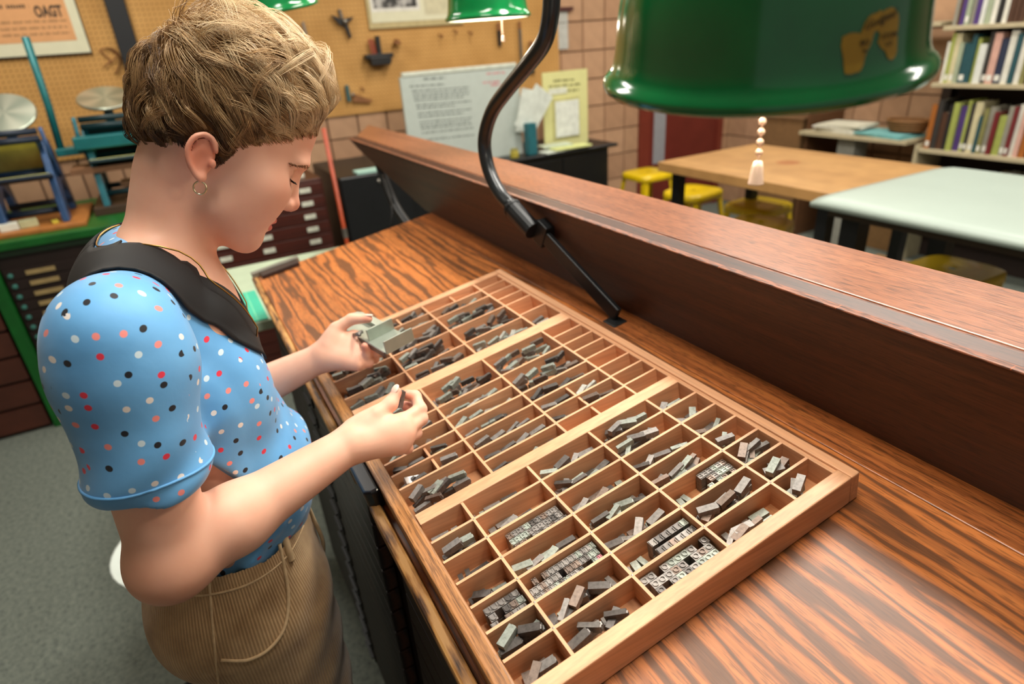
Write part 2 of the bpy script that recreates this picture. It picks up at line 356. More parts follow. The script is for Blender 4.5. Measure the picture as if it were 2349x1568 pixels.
# ================================================================== metal type
def lead(name, c, rough, metal=.55):
    t = NT(name, rough, metal); v = t.coord('Object'); g = t.n('ShaderNodeObjectInfo').outputs['Random']
    c = lin(c); a = t.noise(v, 260, 4, .6)
    cc = t.ramp(a, [(.3, shade(c, .62)), (.5, c), (.72, shade(c, 1.25))])
    k = t.ramp(g, [(0, (.7, .7, .7, 1)), (1, (1.2, 1.2, 1.2, 1))])
    t.col(t.mix(1.0, cc, k, 'MULTIPLY')).bump(a, .12, .0004); return t.mat
LEADS = [lead('lead_dark', '5f5a57', .42), lead('lead_grey', '847f7b', .48, .4), lead('lead_pale', '949b92', .5, .25), lead('lead_brownish', '7a6a60', .45), lead('lead_bright', 'b4b4ac', .45, .35)]
LEAD_PINK = lead('lead_pink_stained', 'c0808c', .5, .2)
BH = .0085; HH = .0233
def glyph(mb, ch, w, b, z):
    # mirrored raised face, strokes as thin bars on a small plinth
    def bar(x0, y0, x1, y1, t=.0011):
        d = np.array([x1-x0, y1-y0]); L = np.hypot(*d); a = math.atan2(d[1], d[0])
        mb.box((-(x0+x1)/2, (y0+y1)/2, z+.0005), (L+t*.6, t, .0010), rotz(math.pi-a))
    x, y = w*.36, b*.36
    if ch == 'O':
        n = 14
        for r0, r1 in ((.60, 1.0),):
            V = [(k*x*math.cos(2*math.pi*i/n)*1.05, k*y*math.sin(2*math.pi*i/n)*1.05, z+zz) for zz in (0, .001) for k in (r0+.1, r1) for i in range(n)]
            F = []
            for i in range(n):
                j = (i+1) % n
                F += [(2*n+i, 2*n+j, 3*n+j, 3*n+i), (n+i, n+j, 3*n+j, 3*n+i), (j, i, 2*n+i, 2*n+j)]
            mb.add(V, F)
    elif ch == 'N': bar(-x, -y, -x, y, .0008); bar(x, -y, x, y, .0008); bar(-x, y, x, -y, .0016)
    elif ch == 'T': bar(0, -y, 0, y, .0015); bar(-x*1.1, y, x*1.1, y, .0009); bar(-x*.5, -y, x*.5, -y, .0007)
    elif ch == 'U': bar(-x, -y*.4, -x, y, .0014); bar(x, -y*.4, x, y, .0008); bar(-x, -y*.4, -x*.4, -y, .001); bar(-x*.4, -y, x*.4, -y, .001); bar(x*.4, -y, x, -y*.4, .001)
    elif ch == 'R': bar(-x, -y, -x, y, .0014); bar(-x, y, x*.5, y, .0008); bar(x*.5, y, x*.9, y*.5, .001); bar(x*.9, y*.5, x*.5, 0, .001); bar(x*.5, 0, -x, 0, .0007); bar(0, 0, x, -y, .0014)
    elif ch == 'E': bar(-x, -y, -x, y, .0015); bar(-x, y, x, y, .0008); bar(-x, 0, x*.6, 0, .0007); bar(-x, -y, x, -y, .0008)
    elif ch == 'W': bar(-x*1.2, y, -x*.6, -y, .0013); bar(-x*.6, -y, 0, y, .0007); bar(0, y, x*.6, -y, .0013); bar(x*.6, -y, x*1.2, y, .0007)
    elif ch == 'S':
        for (a0, b0), (a1, b1) in zip([(x, y*.7), (0, y), (-x, y*.5), (0, .1*y), (x, -y*.4), (0, -y)], [(0, y), (-x, y*.5), (0, .1*y), (x, -y*.4), (0, -y), (-x, -y*.7)]): bar(a0, b0, a1, b1, .001)
_sm = {}
def sort_mesh(w, ch=None, b=BH):
    key = (w, ch, b)
    if key not in _sm:
        mb = MB(); h = HH-.0013
        # body with a nick in its side, local z = height to paper
        prof = [(-b/2, 0), (b/2, 0), (b/2, h), (-b/2, h), (-b/2, .0085), (-b/2+.0011, .0079), (-b/2+.0011, .0067), (-b/2, .0061)]
        mb.prism(prof, (0, 0, 0), (0, 1, 0), (0, 0, 1), (1, 0, 0), -w/2, w/2)
        if ch: glyph(mb, ch, w, b, h)
        else: mb.box((0, 0, h+.0005), (w*.6, b*.7, .0013), None, 0, (.8, .8))
        _sm[key] = mb
    return key
_smm = {}
def sort_obj(key, mi, M, name='type_sort'):
    kk = key+(mi,)
    if kk not in _smm:
        me = _sm[key].mesh('type_sort'); me.materials.append(LEADS[mi] if mi >= 0 else LEAD_PINK); _smm[kk] = me
    o = link(bpy.data.objects.new(name, _smm[kk])); o.matrix_world = M; return o
def frame(pos, zax, yax):
    z = nrm(zax); y = nrm(np.asarray(yax)-z*(np.asarray(yax)@z)); x = np.cross(y, z)
    return Matrix(((x[0], y[0], z[0], pos[0]), (x[1], y[1], z[1], pos[1]), (x[2], y[2], z[2], pos[2]), (0, 0, 0, 1)))
ORD = ['farthest', 'second', 'third', 'middle', 'fifth', 'sixth', 'nearest']
RN2 = ['back', 'second', 'third', 'fourth', 'front']
stuff = MB(); NIND = [0]; RANK = {}
def ordinal(i): return ['first', 'second', 'third', 'fourth', 'fifth', 'sixth', 'seventh', 'eighth', 'ninth', 'tenth', 'eleventh', 'twelfth', 'thirteenth', 'fourteenth', 'fifteenth', 'sixteenth', 'seventeenth', 'eighteenth', 'nineteenth', 'twentieth'][min(i, 19)]
def emit(key, mi, M, label, group):
    if label and NIND[0] < 300:
        o = tag(sort_obj(key, mi, M), label, 'metal type', group); NIND[0] += 1
        RANK.setdefault(label, []).append((M@Vector((0, 0, .0116)), o))
    else:
        mb = _sm[key]; stuff.add([M@Vector(p) for p in mb.v], mb.f, max(mi, 0))
def loose(cell, n, widths, mats, label=None, group=None, hb=BH, cover=1.0, L=HH):
    u0, u1, v0, v1 = cell; cw = u1-u0; cl = v1-v0; v = v1-.001 if cover >= 1 else v1-random.random()*(1-cover)*cl*.6
    done = 0; layer_spots = []
    while done < n:
        w = random.choice(widths); along = random.random() < .5 or cw < L+.002
        mi = random.choice(mats); z0 = IH
        if along:     # long axis runs along the compartment, up to three side by side
            if v-L < v0: break
            k = max(1, min(int(cw/(w+.0035)), random.choice((1, 2, 2, 3)))); step = cw/k
            for q in range(k):
                if done >= n: break
                u = u0+step*(q+.5)+random.uniform(-1, 1)*max(0, (step-w-.001)/2)*.8; yaw = random.uniform(-.13, .13)
                d = -EV*math.cos(yaw)+EX*math.sin(yaw)
                if random.random() < .5: d = -d
                c = TP(u, v-L/2, z0+hb/2); flat = random.random() < .5
                up = EN if not flat else np.cross(EN, d)
                c = TP(u, v-L/2, z0+(hb if not flat else w)/2)
                emit(sort_mesh(w, None, hb), random.choice(mats), frame(c-d*L/2, d, up), label, group); done += 1
            layer_spots.append((u0+cw/2, v-L/2)); v -= L+.0012
        else:         # across the compartment
            if v-w-.001 < v0: break
            yaw = random.uniform(-.2, .2); d = EX*math.cos(yaw)+EV*math.sin(yaw)
            if random.random() < .5: d = -d
            c = TP((u0+u1)/2+random.uniform(-1, 1)*max(0, (cw-L-.001)/2), v-w/2-.0015, z0+hb/2)
            emit(sort_mesh(w, None, hb), mi, frame(c-d*L/2, d, EN), label, group); done += 1
            layer_spots.append((u0+cw/2, v-w/2)); v -= w+.0032
    # more of them resting tilted on top of the first layer
    for rep in range(3):
        for (lu, lv) in layer_spots:
            if done >= n: break
            w = random.choice(widths); yaw = random.uniform(-1.0, 1.0); tilt = random.uniform(.03, .28)
            d = nrm((-EV*math.cos(yaw)+EX*math.sin(yaw)*.7)*math.cos(tilt)+EN*math.sin(tilt))
            if lv-L*.5 < v0 or lv+L*.5 > v1: continue
            uu = lu+random.uniform(-1, 1)*max(0, cw/2-L*.45); c = TP(uu, lv+random.uniform(-.002, .002), IH+hb+w/2+.0016+rep*.0065)
            emit(sort_mesh(w, None, hb), random.choice(mats), frame(c-d*L/2, d, np.cross(d, np.cross(EN, d))), label, group); done += 1
def faceup(cell, ch, w, label, group, rows=3, skip=.06, vmax=1.0, pink=(), b=BH):
    u0, u1, v0, v1 = cell; n = int((v1-v0)*vmax/(w+.0002)); ro = min(rows, int((u1-u0)/b)); g = ((u1-u0)-ro*b)/(ro+1)
    for r in range(ro):
        off = random.uniform(0, .003)
        for i in range(n):
            if random.random() < skip: continue
            u = u0+g+(b+g)*r+b/2; v = v0+.0006+w/2+i*(w+.0002)+off
            if v+w/2 > v1: continue
            mi = -1 if (r, i) in pink else random.choice((0, 1, 1, 3, 1, 2))
            jz = random.uniform(-.0002, .0002); a = 0.0
            d = EN; emit(sort_mesh(w, ch, b), mi, frame(TP(u, v, IH+abs(jz)), d, -EX*math.cos(a)+EV*math.sin(a)), label, group)
fu = {(2, 6): ('O', .0085, 1.0, .05, 3), (3, 4): ('T', .0058, 1.0, .06, 3), (3, 2): ('R', .0074, .78, .05, 3), (2, 5): ('N', .0082, .62, .05, 2), (4, 4): ('U', .0078, .95, .22, 3), (1, 4): ('E', .0066, .5, .12, 3)}
nl = {(0, 0): 4, (0, 1): 4, (0, 2): 4, (0, 3): 5, (0, 4): 7, (0, 5): 5, (0, 6): 6, (1, 0): 11, (1, 1): 9, (1, 2): 7, (1, 3): 8, (1, 5): 9, (1, 6): 7,
      (2, 0): 6, (2, 1): 7, (2, 2): 5, (2, 3): 8, (2, 4): 7, (3, 0): 4, (3, 1): 4, (3, 3): 6, (3, 5): 7, (3, 6): 7, (4, 0): 2, (4, 1): 5, (4, 2): 2, (4, 3): 3, (4, 5): 6, (4, 6): 3}
for ri in (2, 3, 1, 4, 0):
    for k in range(7):
        cell = CELLS[('C', ri, k, 0)]; where = f'the {ORD[k]} compartment of the {RN2[ri]} capitals row'
        u0, u1, v0, v1 = cell
        if (ri, k) in fu:
            ch, w, vm, sk, rw = fu[(ri, k)]; lab = f'@letter {ch} type sort standing face up'
            faceup(cell, ch, w, lab, f'face-up letter {ch} sorts', rw, sk, vm, {(2, 10)} if ch == 'O' else ({(2, 0)} if ch == 'T' else ()))
            if vm < .9:
                loose((u0, u1, v0+(v1-v0)*vm+.002, v1), 3, (.0065, .008), (1, 2, 2), f'@loose pale sort from the front beside the face-up letter {ch} sorts', f'loose sorts beside letter {ch}')
        else:
            loose(cell, int(nl[(ri, k)]*1.6+.5), (.0055, .007, .0085, .0085), (0, 0, 1, 1, 2, 3) if ri else (1, 1, 3, 2), f'@loose type sort from the front in {where}', f'loose sorts in {where}', cover=.8)
dens = {('L', 0): 2, ('L', 1): 18, ('L', 2): 24, ('L', 3): 22, ('M', 0): 7, ('M', 1): 18, ('M', 2): 18, ('M', 3): 18}
empty = {('L', 0, 0), ('L', 0, 1), ('L', 0, 2), ('L', 0, 3), ('L', 0, 4), ('L', 1, 0), ('M', 0, 0), ('M', 0, 4), ('M', 1, 5), ('M', 2, 0) if False else ('x', 0, 0)}
for key, cell in CELLS.items():
    sec, ri, k, sp = key
    if sec == 'C' or (sec, ri, k) in empty: continue
    a = (cell[1]-cell[0])*(cell[3]-cell[2]); n = max(1, int(dens[(sec, ri)]*a/.0035+random.random()*2))
    if (sec, ri, k) == ('L', 0, 5): n = 5
    if (sec, ri, k) in (('M', 1, 0), ('M', 1, 1), ('L', 2, 3), ('L', 2, 4), ('M', 2, 0), ('M', 3, 5)): n = int(n*1.6)
    loose(cell, n, (.0045, .006, .0075), (0, 0, 1, 1, 3, 2) if random.random() < .75 else (1, 2, 2, 4), cover=.85)
for lab, lst in RANK.items():
    if 'face up' in lab:
        rows = {}
        for p, o in lst: rows.setdefault(round(p.x, 3), []).append((p, o))
        for ri_, x in enumerate(sorted(rows)):
            for i, (p, o) in enumerate(sorted(rows[x], key=lambda q: -q[0].y)):
                o['label'] = f"{lab[1:]}, {ordinal(i)} from the back in the {['far', 'middle', 'near'][min(ri_+(len(rows) == 2 and ri_), 2)]} row"
    else:
        for i, (p, o) in enumerate(sorted(lst, key=lambda q: q[0].y)): o['label'] = f'{ordinal(i)} {lab[1:]}'
so = stuff.build('metal_type', LEADS, None)
tag(so, 'many small lead type sorts lying loose in the left and middle thirds', 'metal type', None, 'stuff')
# bright block in the front middle compartments, and the sort held between the fingers comes with the person
mbk = MB(); mbk.box((0, 0, 0), (.012, .006, .022))
spc = mbk.build('spacing_quad', lead('bright_quad', 'f4f2ee', .18, .6), None, bevel=.0004)
spc.matrix_world = frame(TP(.4735, .392, -.012), EV*.9+EN*.35, EX*.2+EN); tag(spc, 'bright shiny metal quad tilted up in a front compartment', 'metal type')
# ================================================================== lamps with green enamel shades
def enamel(name, c):
    t = NT(name, .14, 0, .6, .4); v = t.coord(); a = t.noise(v, 18, 4); c = lin(c)
    t.col(t.ramp(a, [(.3, shade(c, .8)), (.7, shade(c, 1.15))])).bump(t.noise(v, 45, 2), .03, .002); return t.mat
GREEN = enamel('green_enamel', '006b36'); GREEN2 = enamel('green_enamel_bright', '0b7a3e')
WHITE_EN = plain('white_enamel', 'f2efe6', .25, 0, .03)
CHAIN = plain('bead_chain', 'e3c3b0', .3, .35, .1); CERAMIC = plain('chain_bell', 'e6cfc4', .35, .1, .05, 60)
BULB = plain('lamp_bulb', 'fff1d8', .4, 0, 0, 1, 0, 1, 0, .5, 5.0)
SHADE = [(.1085, .0), (.1125, .0015), (.1138, .005), (.1128, .0085), (.1092, .0115), (.1062, .0165), (.1044, .024), (.1030, .036), (.1010, .052), (.0970, .072), (.0905, .090), (.080, .106), (.066, .119), (.048, .129), (.030, .134), (.024, .140), (.024, .172), (.019, .178), (.0, .179)]
def shade_r(z):
    zs = [q[1] for q in SHADE[3:]]; rs = [q[0] for q in SHADE[3:]]; return float(np.interp(z, zs, rs))
def lamp(name, loc, label, tilt, mats, power, chain_len, chain_xy, group=None, axis=(1, 0, 0), nb=5, bell=True, k=1.0):
    root = thing(name, loc, label, 'lamp', group)
    M = Matrix.Translation(Vector(loc))@Matrix.Rotation(tilt, 4, Vector(axis))@Matrix.Diagonal((k, k, k, 1))
    MB().lathe(SHADE, 72, M).build('shade', mats, root, smooth=True)
    MB().lathe([(r-.0015, z+.0012) for r, z in SHADE[:15]], 72, M).build('shade_lining', WHITE_EN, root, smooth=True)
    MB().lathe([(.0, .122), (.018, .120), (.018, .085), (.014, .08), (.0, .08)], 20, M).build('socket', BLACK_IRON, root, smooth=True)
    bm = MB().lathe([(.0001, .030), (.012, .032), (.022, .042), (.026, .055), (.022, .068), (.013, .078), (.012, .085)], 20, M)
    bm.build('bulb', BULB if power else plain('bulb_glass', 'e8e4da', .2, 0, .03), root, smooth=True)
    if power:
        d = bpy.data.lights.new('lamp_bulb_light', 'POINT'); d.energy = power; d.shadow_soft_size = .028; d.color = (1.0, .85, .68)
        o = link(bpy.data.objects.new('lamp_bulb_light', d)); o.parent = root; o.matrix_parent_inverse = world_of(root).inverted(); o.location = M@Vector((0, 0, .012))
    p0 = M@Vector((chain_xy[0], chain_xy[1], .075)); n = int(chain_len/.0064); cb = MB()
    cb.tube([p0, p0-Vector((0, 0, n*.0064))], .0006, 5)
    cb.build('chain_wire', CHAIN, root)
    bs = MB().sphere((0, 0, 0), .0024, 10).mesh('chain_bead'); bs.materials.append(CHAIN); bs.polygons.foreach_set('use_smooth', [True]*len(bs.polygons))
    for i in range(n):
        o = place(bs, 'chain_bead', root); o.location = p0-Vector((0, 0, i*.0064))
    pe = p0-Vector((0, 0, n*.0064))
    if bell:
        MB().lathe([(.0003, .001), (.0025, .0005), (.0036, -.003), (.0043, -.009), (.0049, -.0135), (.0051, -.0142), (.0005, -.0135)], 20, Matrix.Translation(pe)).build('chain_bell', CERAMIC, root, smooth=True)
    return root, M
def pipe(root, pts, r, n=40):
    MB().tube(spline(pts, n), r, 14).build('arm', BLACK_PIPE, root, smooth=True)
L1 = (.793, -.1845, 1.5015)
lamp1, LM1 = lamp('desk_lamp', L1, 'big green enamel desk lamp with yellow sticker, on bent black pipe arm', math.radians(9.0), GREEN, 2.2, .119, (.0245, -.018), axis=(.77, .64, 0), k=.92)
pipe(lamp1, [(.03, .022, 1.235), (-.012, .02, 1.254), (-.052, .02, 1.290), (-.068, .02, 1.332), (-.058, .02, 1.370), (-.017, .02, 1.415), (.050, .02, 1.455), (.125, .02, 1.494), (.178, .02, 1.525), (.200, .02, 1.555), (.210, .02, 1.60), (.225, .01, 1.70), (.30, -.02, 1.78), (.50, -.09, 1.80), (.70, -.15, 1.78), tuple(LM1@Vector((0, 0, .178)))], .0140, 70)
m = MB(); d = nrm(np.array([.30, .055, 1.092])-np.array([.044, .022, 1.228])); A = np.array([.034, .021, 1.233])
m.tube([A-d*.002, A+d*.075], .0185, 16); m.tube([A-d*.003, A+d*.004], .0200, 16)
m.build('pipe_socket', BLACK_IRON, lamp1, smooth=False, bevel=.001)
sx = np.cross(d, (0, 1, 0)); sx = nrm(sx); R_ = np.column_stack([d, np.cross(sx, d), sx])
m = MB(); m.box(A+d*.19+np.array([0, .012, 0]), (.26, .010, .030), R_); m.box(A+d*.085+np.array([0, .02, -.0]), (.03, .03, .05), R_); m.box((.312, .066, 1.070), (.035, .03, .008), RTR)
m.build('strap_bracket', BLACK_IRON, lamp1, bevel=.002)
# torn yellow sticker wrapped on the shade
poly = [(.0, .02), (-.04, .28), (-.10, .52), (-.09, .66), (.02, .70), (.14, .69), (.20, .66), (.25, .82), (.32, .93), (.40, .96), (.44, .95), (.50, .99), (.56, .96), (.64, .99), (.72, 1.0), (.79, .97), (.86, .90), (.90, .80), (.91, .50), (.94, .20), (.90, .12), (.83, .09), (.76, .13), (.70, .25), (.66, .30), (.60, .34), (.56, .40), (.52, .46), (.55, .58), (.50, .66), (.44, .66), (.42, .58), (.40, .46), (.36, .38), (.33, .30), (.30, .12), (.25, .02), (.10, .0)]
def inpoly(x, y):
    c = False; j = len(poly)-1
    for i in range(len(poly)):
        xi, yi = poly[i]; xj, yj = poly[j]
        if (yi > y) != (yj > y) and x < (xj-xi)*(y-yi)/(yj-yi)+xi: c = not c
        j = i
    return c
TH0, DTH, Z0, DZ = STICK = (math.radians(-22.0), math.radians(21.0), .0190, .0310)
def on_shade(a, z, off): r = shade_r(z)+off; return LM1@Vector((r*math.cos(a), r*math.sin(a), z))
N_ = 96; st = MB(); idx = {}
for i in range(-12, N_+1):
    for j in range(N_+1):
        if inpoly((i+.5)/N_, (j+.5)/N_):
            q = []
            for a, b_ in ((i, j), (i+1, j), (i+1, j+1), (i, j+1)):
                if (a, b_) not in idx:
                    idx[(a, b_)] = st.n; st.v.append(tuple(on_shade(TH0+DTH*a/N_, Z0+DZ*b_/N_, .0004))); st.n += 1
                q.append(idx[(a, b_)])
            st.f.append(tuple(q)); st.m.append(0)
STK = plain('mustard_sticker', 'a8861c', .55, 0, .1, 60)
stk = st.build('sticker', STK, lamp1, smooth=True, label='torn mustard yellow sticker')
INK = plain('black_ink', '1d1a14', .6, 0, .05)
def shade_text(txt, size, x0, y0, wid, shear=0.0, slope=0.0):
    def fn(co): return np.array([on_shade(TH0+DTH*(x0+p[0]+0), Z0+DZ*(y0+p[1]+slope*p[0]), .0007+p[2]*.2) for p in co])
    put_text(txt, size, (0, 0, 0), EX, EV, INK, stk, 'sticker_lettering', wid, shear, fn)
shade_text('Gudgeul', .20, .24, .70, .58, .35, .25); shade_text('BO', .15, .20, .45, .15); shade_text('STON', .14, .58, .49, .30); shade_text('CO', .10, .66, .36, .14); shade_text('&', .09, .26, .33, .07)
lamp2, LM2 = lamp('pendant_lamp', (-.518, .279, 1.5865), 'lit green enamel hanging lamp, white inside, left of the bent pipe', math.radians(0), GREEN2, 1.8, .118, (.02, .03), None, (1, 0, 0))
pipe(lamp2, [tuple(LM2@Vector((0, 0, .175))), (-.518, .279, 2.2), (-.518, .279, 2.78)], .008, 6)
lamp3, LM3 = lamp('pendant_lamp', (-.797, -.205, 1.646), 'green enamel hanging lamp cut by the top edge above the blond hair', math.radians(9), GREEN2, 1.8, .150, (-.02, .0), None, (.75, .6, 0))
pipe(lamp3, [tuple(LM3@Vector((0, 0, .175))), (-.80, -.20, 2.2), (-.80, -.20, 2.78)], .008, 6)
# ================================================================== room shell
def carpet():
    t = NT('grey_carpet', .95, 0, .1); v = t.coord()
    a = t.noise(v, 260, 4, .7); b_ = t.noise(v, 60, 5, .75)
    c = t.ramp(b_, [(.28, lin('4d5450')), (.45, lin('6d746d')), (.62, lin('7d847a')), (.8, lin('8b9186'))])
    c = t.mix(.55, c, t.ramp(a, [(.3, (.6, .6, .6, 1)), (.7, (1.15, 1.15, 1.15, 1))]), 'MULTIPLY')
    t.col(c).bump(a, .5, .003); return t.mat
def block_mat():
    t = NT('tan_glazed_block', .38, 0, .4); v = t.coord(); g = t.n('ShaderNodeObjectInfo').outputs['Random']
    c = t.ramp(g, [(0, lin('b18a6c')), (.5, lin('ba9474')), (1, lin('c39b7b'))])
    c = t.mix(.5, c, t.ramp(t.noise(v, 14, 4), [(.3, (.82, .82, .82, 1)), (.7, (1.08, 1.08, 1.08, 1))]), 'MULTIPLY')
    t.col(c).bump(t.noise(v, 120, 3), .1, .002); return t.mat
def peg_mat():
    t = NT('tan_pegboard', .65, 0, .3); tc = t.n('ShaderNodeTexCoord').outputs['Object']
    s = t.n('ShaderNodeSeparateXYZ', i_0=tc)
    fy = t.math('ABSOLUTE', t.math('SUBTRACT', t.math('FRACT', t.math('MULTIPLY', s.outputs[1], 39.37)), .5))
    fz = t.math('ABSOLUTE', t.math('SUBTRACT', t.math('FRACT', t.math('MULTIPLY', s.outputs[2], 39.37)), .5))
    d = t.math('SQRT', t.math('ADD', t.math('MULTIPLY', fy, fy), t.math('MULTIPLY', fz, fz)))
    v = t.coord(); base = t.ramp(t.noise(v, 5, 4), [(.3, lin('b98a4c')), (.7, lin('cc9c5b'))])
    t.col(t.mix(t.ramp(d, [(.10, (1, 1, 1, 1)), (.16, (0, 0, 0, 1))]), base, lin('5f3f1c'))); return t.mat
CARPET, BLOCK, PEG = carpet(), block_mat(), peg_mat()
MORTAR = plain('dark_mortar', '6d5644', .9, 0, .1, 60)
CEIL = plain('ceiling_white', 'd9d6cd', .9, 0, .03)
XW = -3.2
def struct(o): o['kind'] = 'structure'; return o
struct(MB().bb(-3.4, 3.2, -3.25, 4.3, -.05, 0).build('floor', CARPET))
struct(MB().bb(-3.4, 3.2, -3.2, 4.3, 2.8, 2.85).build('ceiling', CEIL))
wb = struct(MB().bb(XW-.15, XW-.006, -3.2, 4.2, 0, 2.8).build('wall_back', MORTAR))
wr = struct(MB().bb(-3.35, 3.2, 4.056, 4.2, 0, 2.8).build('wall_right', MORTAR))
struct(MB().bb(-3.35, 3.2, -3.2, -3.1, 0, 2.8).build('wall_left', plain('painted_wall', 'a8957c', .8, 0, .04)))
S_ = .2032; J = .007
bm_ = MB(); h_ = (S_-J)/2; e_ = .004
bm_.add([(0, -h_, -h_), (0, h_, -h_), (0, h_, h_), (0, -h_, h_), (.012, -h_+e_, -h_+e_), (.012, h_-e_, -h_+e_), (.012, h_-e_, h_-e_), (.012, -h_+e_, h_-e_)],
        [(4, 5, 6, 7), (0, 1, 5, 4), (1, 2, 6, 5), (2, 3, 7, 6), (3, 0, 4, 7)])
bme = bm_.mesh('block'); bme.materials.append(BLOCK)
for j in range(14):
    for i in range(-10, 21):
        y = .1+i*S_; z = .1016+j*S_
        if y > 4.0 or (y < 2.1 and z > 1.25) or (2.99 < y < 3.96 and z < 2.15): continue
        if j > 9: continue
        o = place(bme, 'block', wb); o.location = (XW-.0062, y, z)
for j in range(10):
    for i in range(11):
        o = place(bme, 'block', wr); o.location = (-3.09+i*S_, 4.0562, .1016+j*S_); o.rotation_euler = (0, 0, -math.pi/2)
# ceiling fluorescent fixtures, the last an added body for the bounced-flash fill
fx = MB(); fx.bb(-.62, .62, -.17, .17, .02, .055); fm = fx.mesh('fixture_body'); fm.materials.append(plain('fixture_white', 'dddad2', .5))
fd = MB(); fd.bb(-.59, .59, -.15, .15, .0, .02); fdm = fd.mesh('fixture_diffuser'); fdm.materials.append(plain('diffuser_lit', 'fff6e6', .5, 0, 0, 1, 0, 1, 0, .5, 3.0))
for i, (x, y) in enumerate(FLUO_FILL):
    t = thing('ceiling_light', (x, y, 2.745), 'white ceiling fixture above the '+['whiteboard', 'presses', 'work table', 'white table', 'cabinet ledge', 'red door', 'type case'][i], 'light', 'ceiling fixtures')
    place(fm, 'housing', t, local=True); place(fdm, 'diffuser', t, local=True)
# pegboard with its black upright
pb = thing('pegboard', (XW, .8, 1.16), 'tan perforated pegboard covering the back wall', 'pegboard')
MB().bb(XW+.007, XW+.022, -2.2, -.642, 1.10, 2.75).build('panel', PEG, pb)
MB().bb(XW+.007, XW+.022, -.545, 2.205, 1.163, 2.75).build('panel', PEG, pb)
MB().bb(XW+.007, XW+.032, -2.2, 2.21, 1.140, 1.161).build('bottom_trim', plain('dark_trim', '4d3a28', .6), pb) if False else None
post = MB().bb(XW+.0075, XW+.06, -.640, -.547, .0, 2.79).build('wall_post', plain('black_paint', '14161a', .5), None, bevel=.003)
tag(post, 'black vertical post between the pegboard panels', 'post')
# door in the back wall
dr_ = struct(thing('door_1', (XW, 3.47, 0), None, None))
RED = plain('dark_red_paint', '6e2a20', .45, 0, .1, 8); RED2 = plain('red_frame_paint', '7a3426', .4, 0, .1, 8)
MB().bb(XW-.004, XW+.012, 3.10, 3.92, 0, 2.05).build('leaf', RED, dr_)
for a, b_ in ((2.99, 3.10), (3.90, 3.96)): MB().bb(XW-.004, XW+.03, a, b_, 0, 2.12).build('frame', RED2, dr_)
MB().bb(XW-.004, XW+.03, 3.10, 3.90, 2.05, 2.12).build('frame', RED2, dr_)
MB().bb(XW+.012, XW+.016, 3.155, 3.285, .47, 1.75).build('window_pane', plain('grey_glass', '9a9ba0', .15, 0, .05), dr_)
MB().tube([(XW+.012, 3.83, .98), (XW+.05, 3.83, .98), (XW+.05, 3.76, .98)], .01, 8).build('door_handle', plain('brass_dull', '8d7a4a', .4, .8), dr_)

# ================================================================== things on the back wall
EY = np.array([0, 1.0, 0]); EZ = np.array([0, 0, 1.0])
PAPER = plain('mat_board', 'd9d6b9', .8, 0, .03); DARKINK = plain('faded_ink', '4a3a2c', .8, 0, .1)
def words(parent, x, y0, y1, z, h, mat, name='printed_line', gap=.35, seed=0, slope=-.0):
    r = random.Random(seed); m = MB(); y = y0
    while y < y1:
        w = h*r.uniform(1.2, 4.2); w = min(w, y1-y)
        k = max(2, int(w/(h*.55))); cw = w/k
        for q in range(k):
            hh = h*r.uniform(.65, 1.0); zz = z+slope*(y-y0)
            m.bb(x, x+.0006, y+q*cw+cw*.08, y+q*cw+cw*.78, zz, zz+hh)
        y += w+h*gap*2
    return m.build(name, mat, parent)
po = thing('framed_poster', (XW+.02, -1.1, 1.62), 'orange letterpress poster with heavy OAGT lettering in a wide pale mat', 'poster')
MB().bb(XW+.0225, XW+.040, -1.45, -.77, 1.62, 2.15).build('frame', plain('thin_black_frame', '2a231c', .5), po)
MB().bb(XW+.0402, XW+.042, -1.445, -.774, 1.626, 2.145).build('mat', PAPER, po)
MB().bb(XW+.0422, XW+.0430, -1.40, -.818, 1.686, 2.10).build('print', plain('orange_print', 'd9a06d', .8, 0, .04), po)
put_text('OAGT', .070, (XW+.0432, -.962, 1.800), EY, EZ, DARKINK, po, 'lettering', .122, bold=.045)
words(po, XW+.0432, -1.36, -.975, 1.842, .020, DARKINK, seed=1)
for z, s in ((1.775, 2), (1.746, 3), (1.718, 4)): words(po, XW+.0432, -1.37, -.835, z, .011, plain('pale_ink', '94704a', .8), seed=s)
fr = thing('framed_photograph', (XW+.02, 1.1, 1.66), 'framed black and white photograph in a cream mat high on the pegboard', 'picture')
MB().bb(XW+.0225, XW+.040, .775, 1.435, 1.655, 2.2).build('frame', plain('cream_frame', 'b9a878', .55), fr, bevel=.002)
MB().bb(XW+.0402, XW+.042, .795, 1.415, 1.69, 2.18).build('mat', PAPER, fr)
MB().bb(XW+.0422, XW+.0428, .80, 1.13, 1.75, 2.12).build('inner_mat', plain('white_card', 'dcd9d0', .8), fr)
def bw():
    t = NT('grey_photo', .4); t.col(t.ramp(t.noise(t.coord(), 16, 3), [(.35, lin('1a1a1a')), (.5, lin('3a3836')), (.66, lin('b5b2ad'))])); return t.mat
MB().bb(XW+.043, XW+.0436, .82, 1.11, 1.77, 2.10).build('photo', bw(), fr)
MB().bb(XW+.0422, XW+.0428, 1.16, 1.40, 1.72, 2.15).build('text_panel', plain('cream_card', 'cbc4a4', .8), fr)
STEEL = plain('tool_steel', '8f8b84', .3, .8, .15); TOOLBLK = plain('tool_black', '1c1b1b', .45, .2); RUST = plain('rusty_wire', '8a5a35', .6, .3); WOODH = plain('tool_wood', '8a5a32', .5); TEALP = plain('tool_teal', '2f5a5c', .5); REDP = plain('tool_red', 'a04a3c', .5)
def hang(name, label, cat, y, z): return thing(name, (XW+.03, y, z), label, cat)
XT = XW+.035
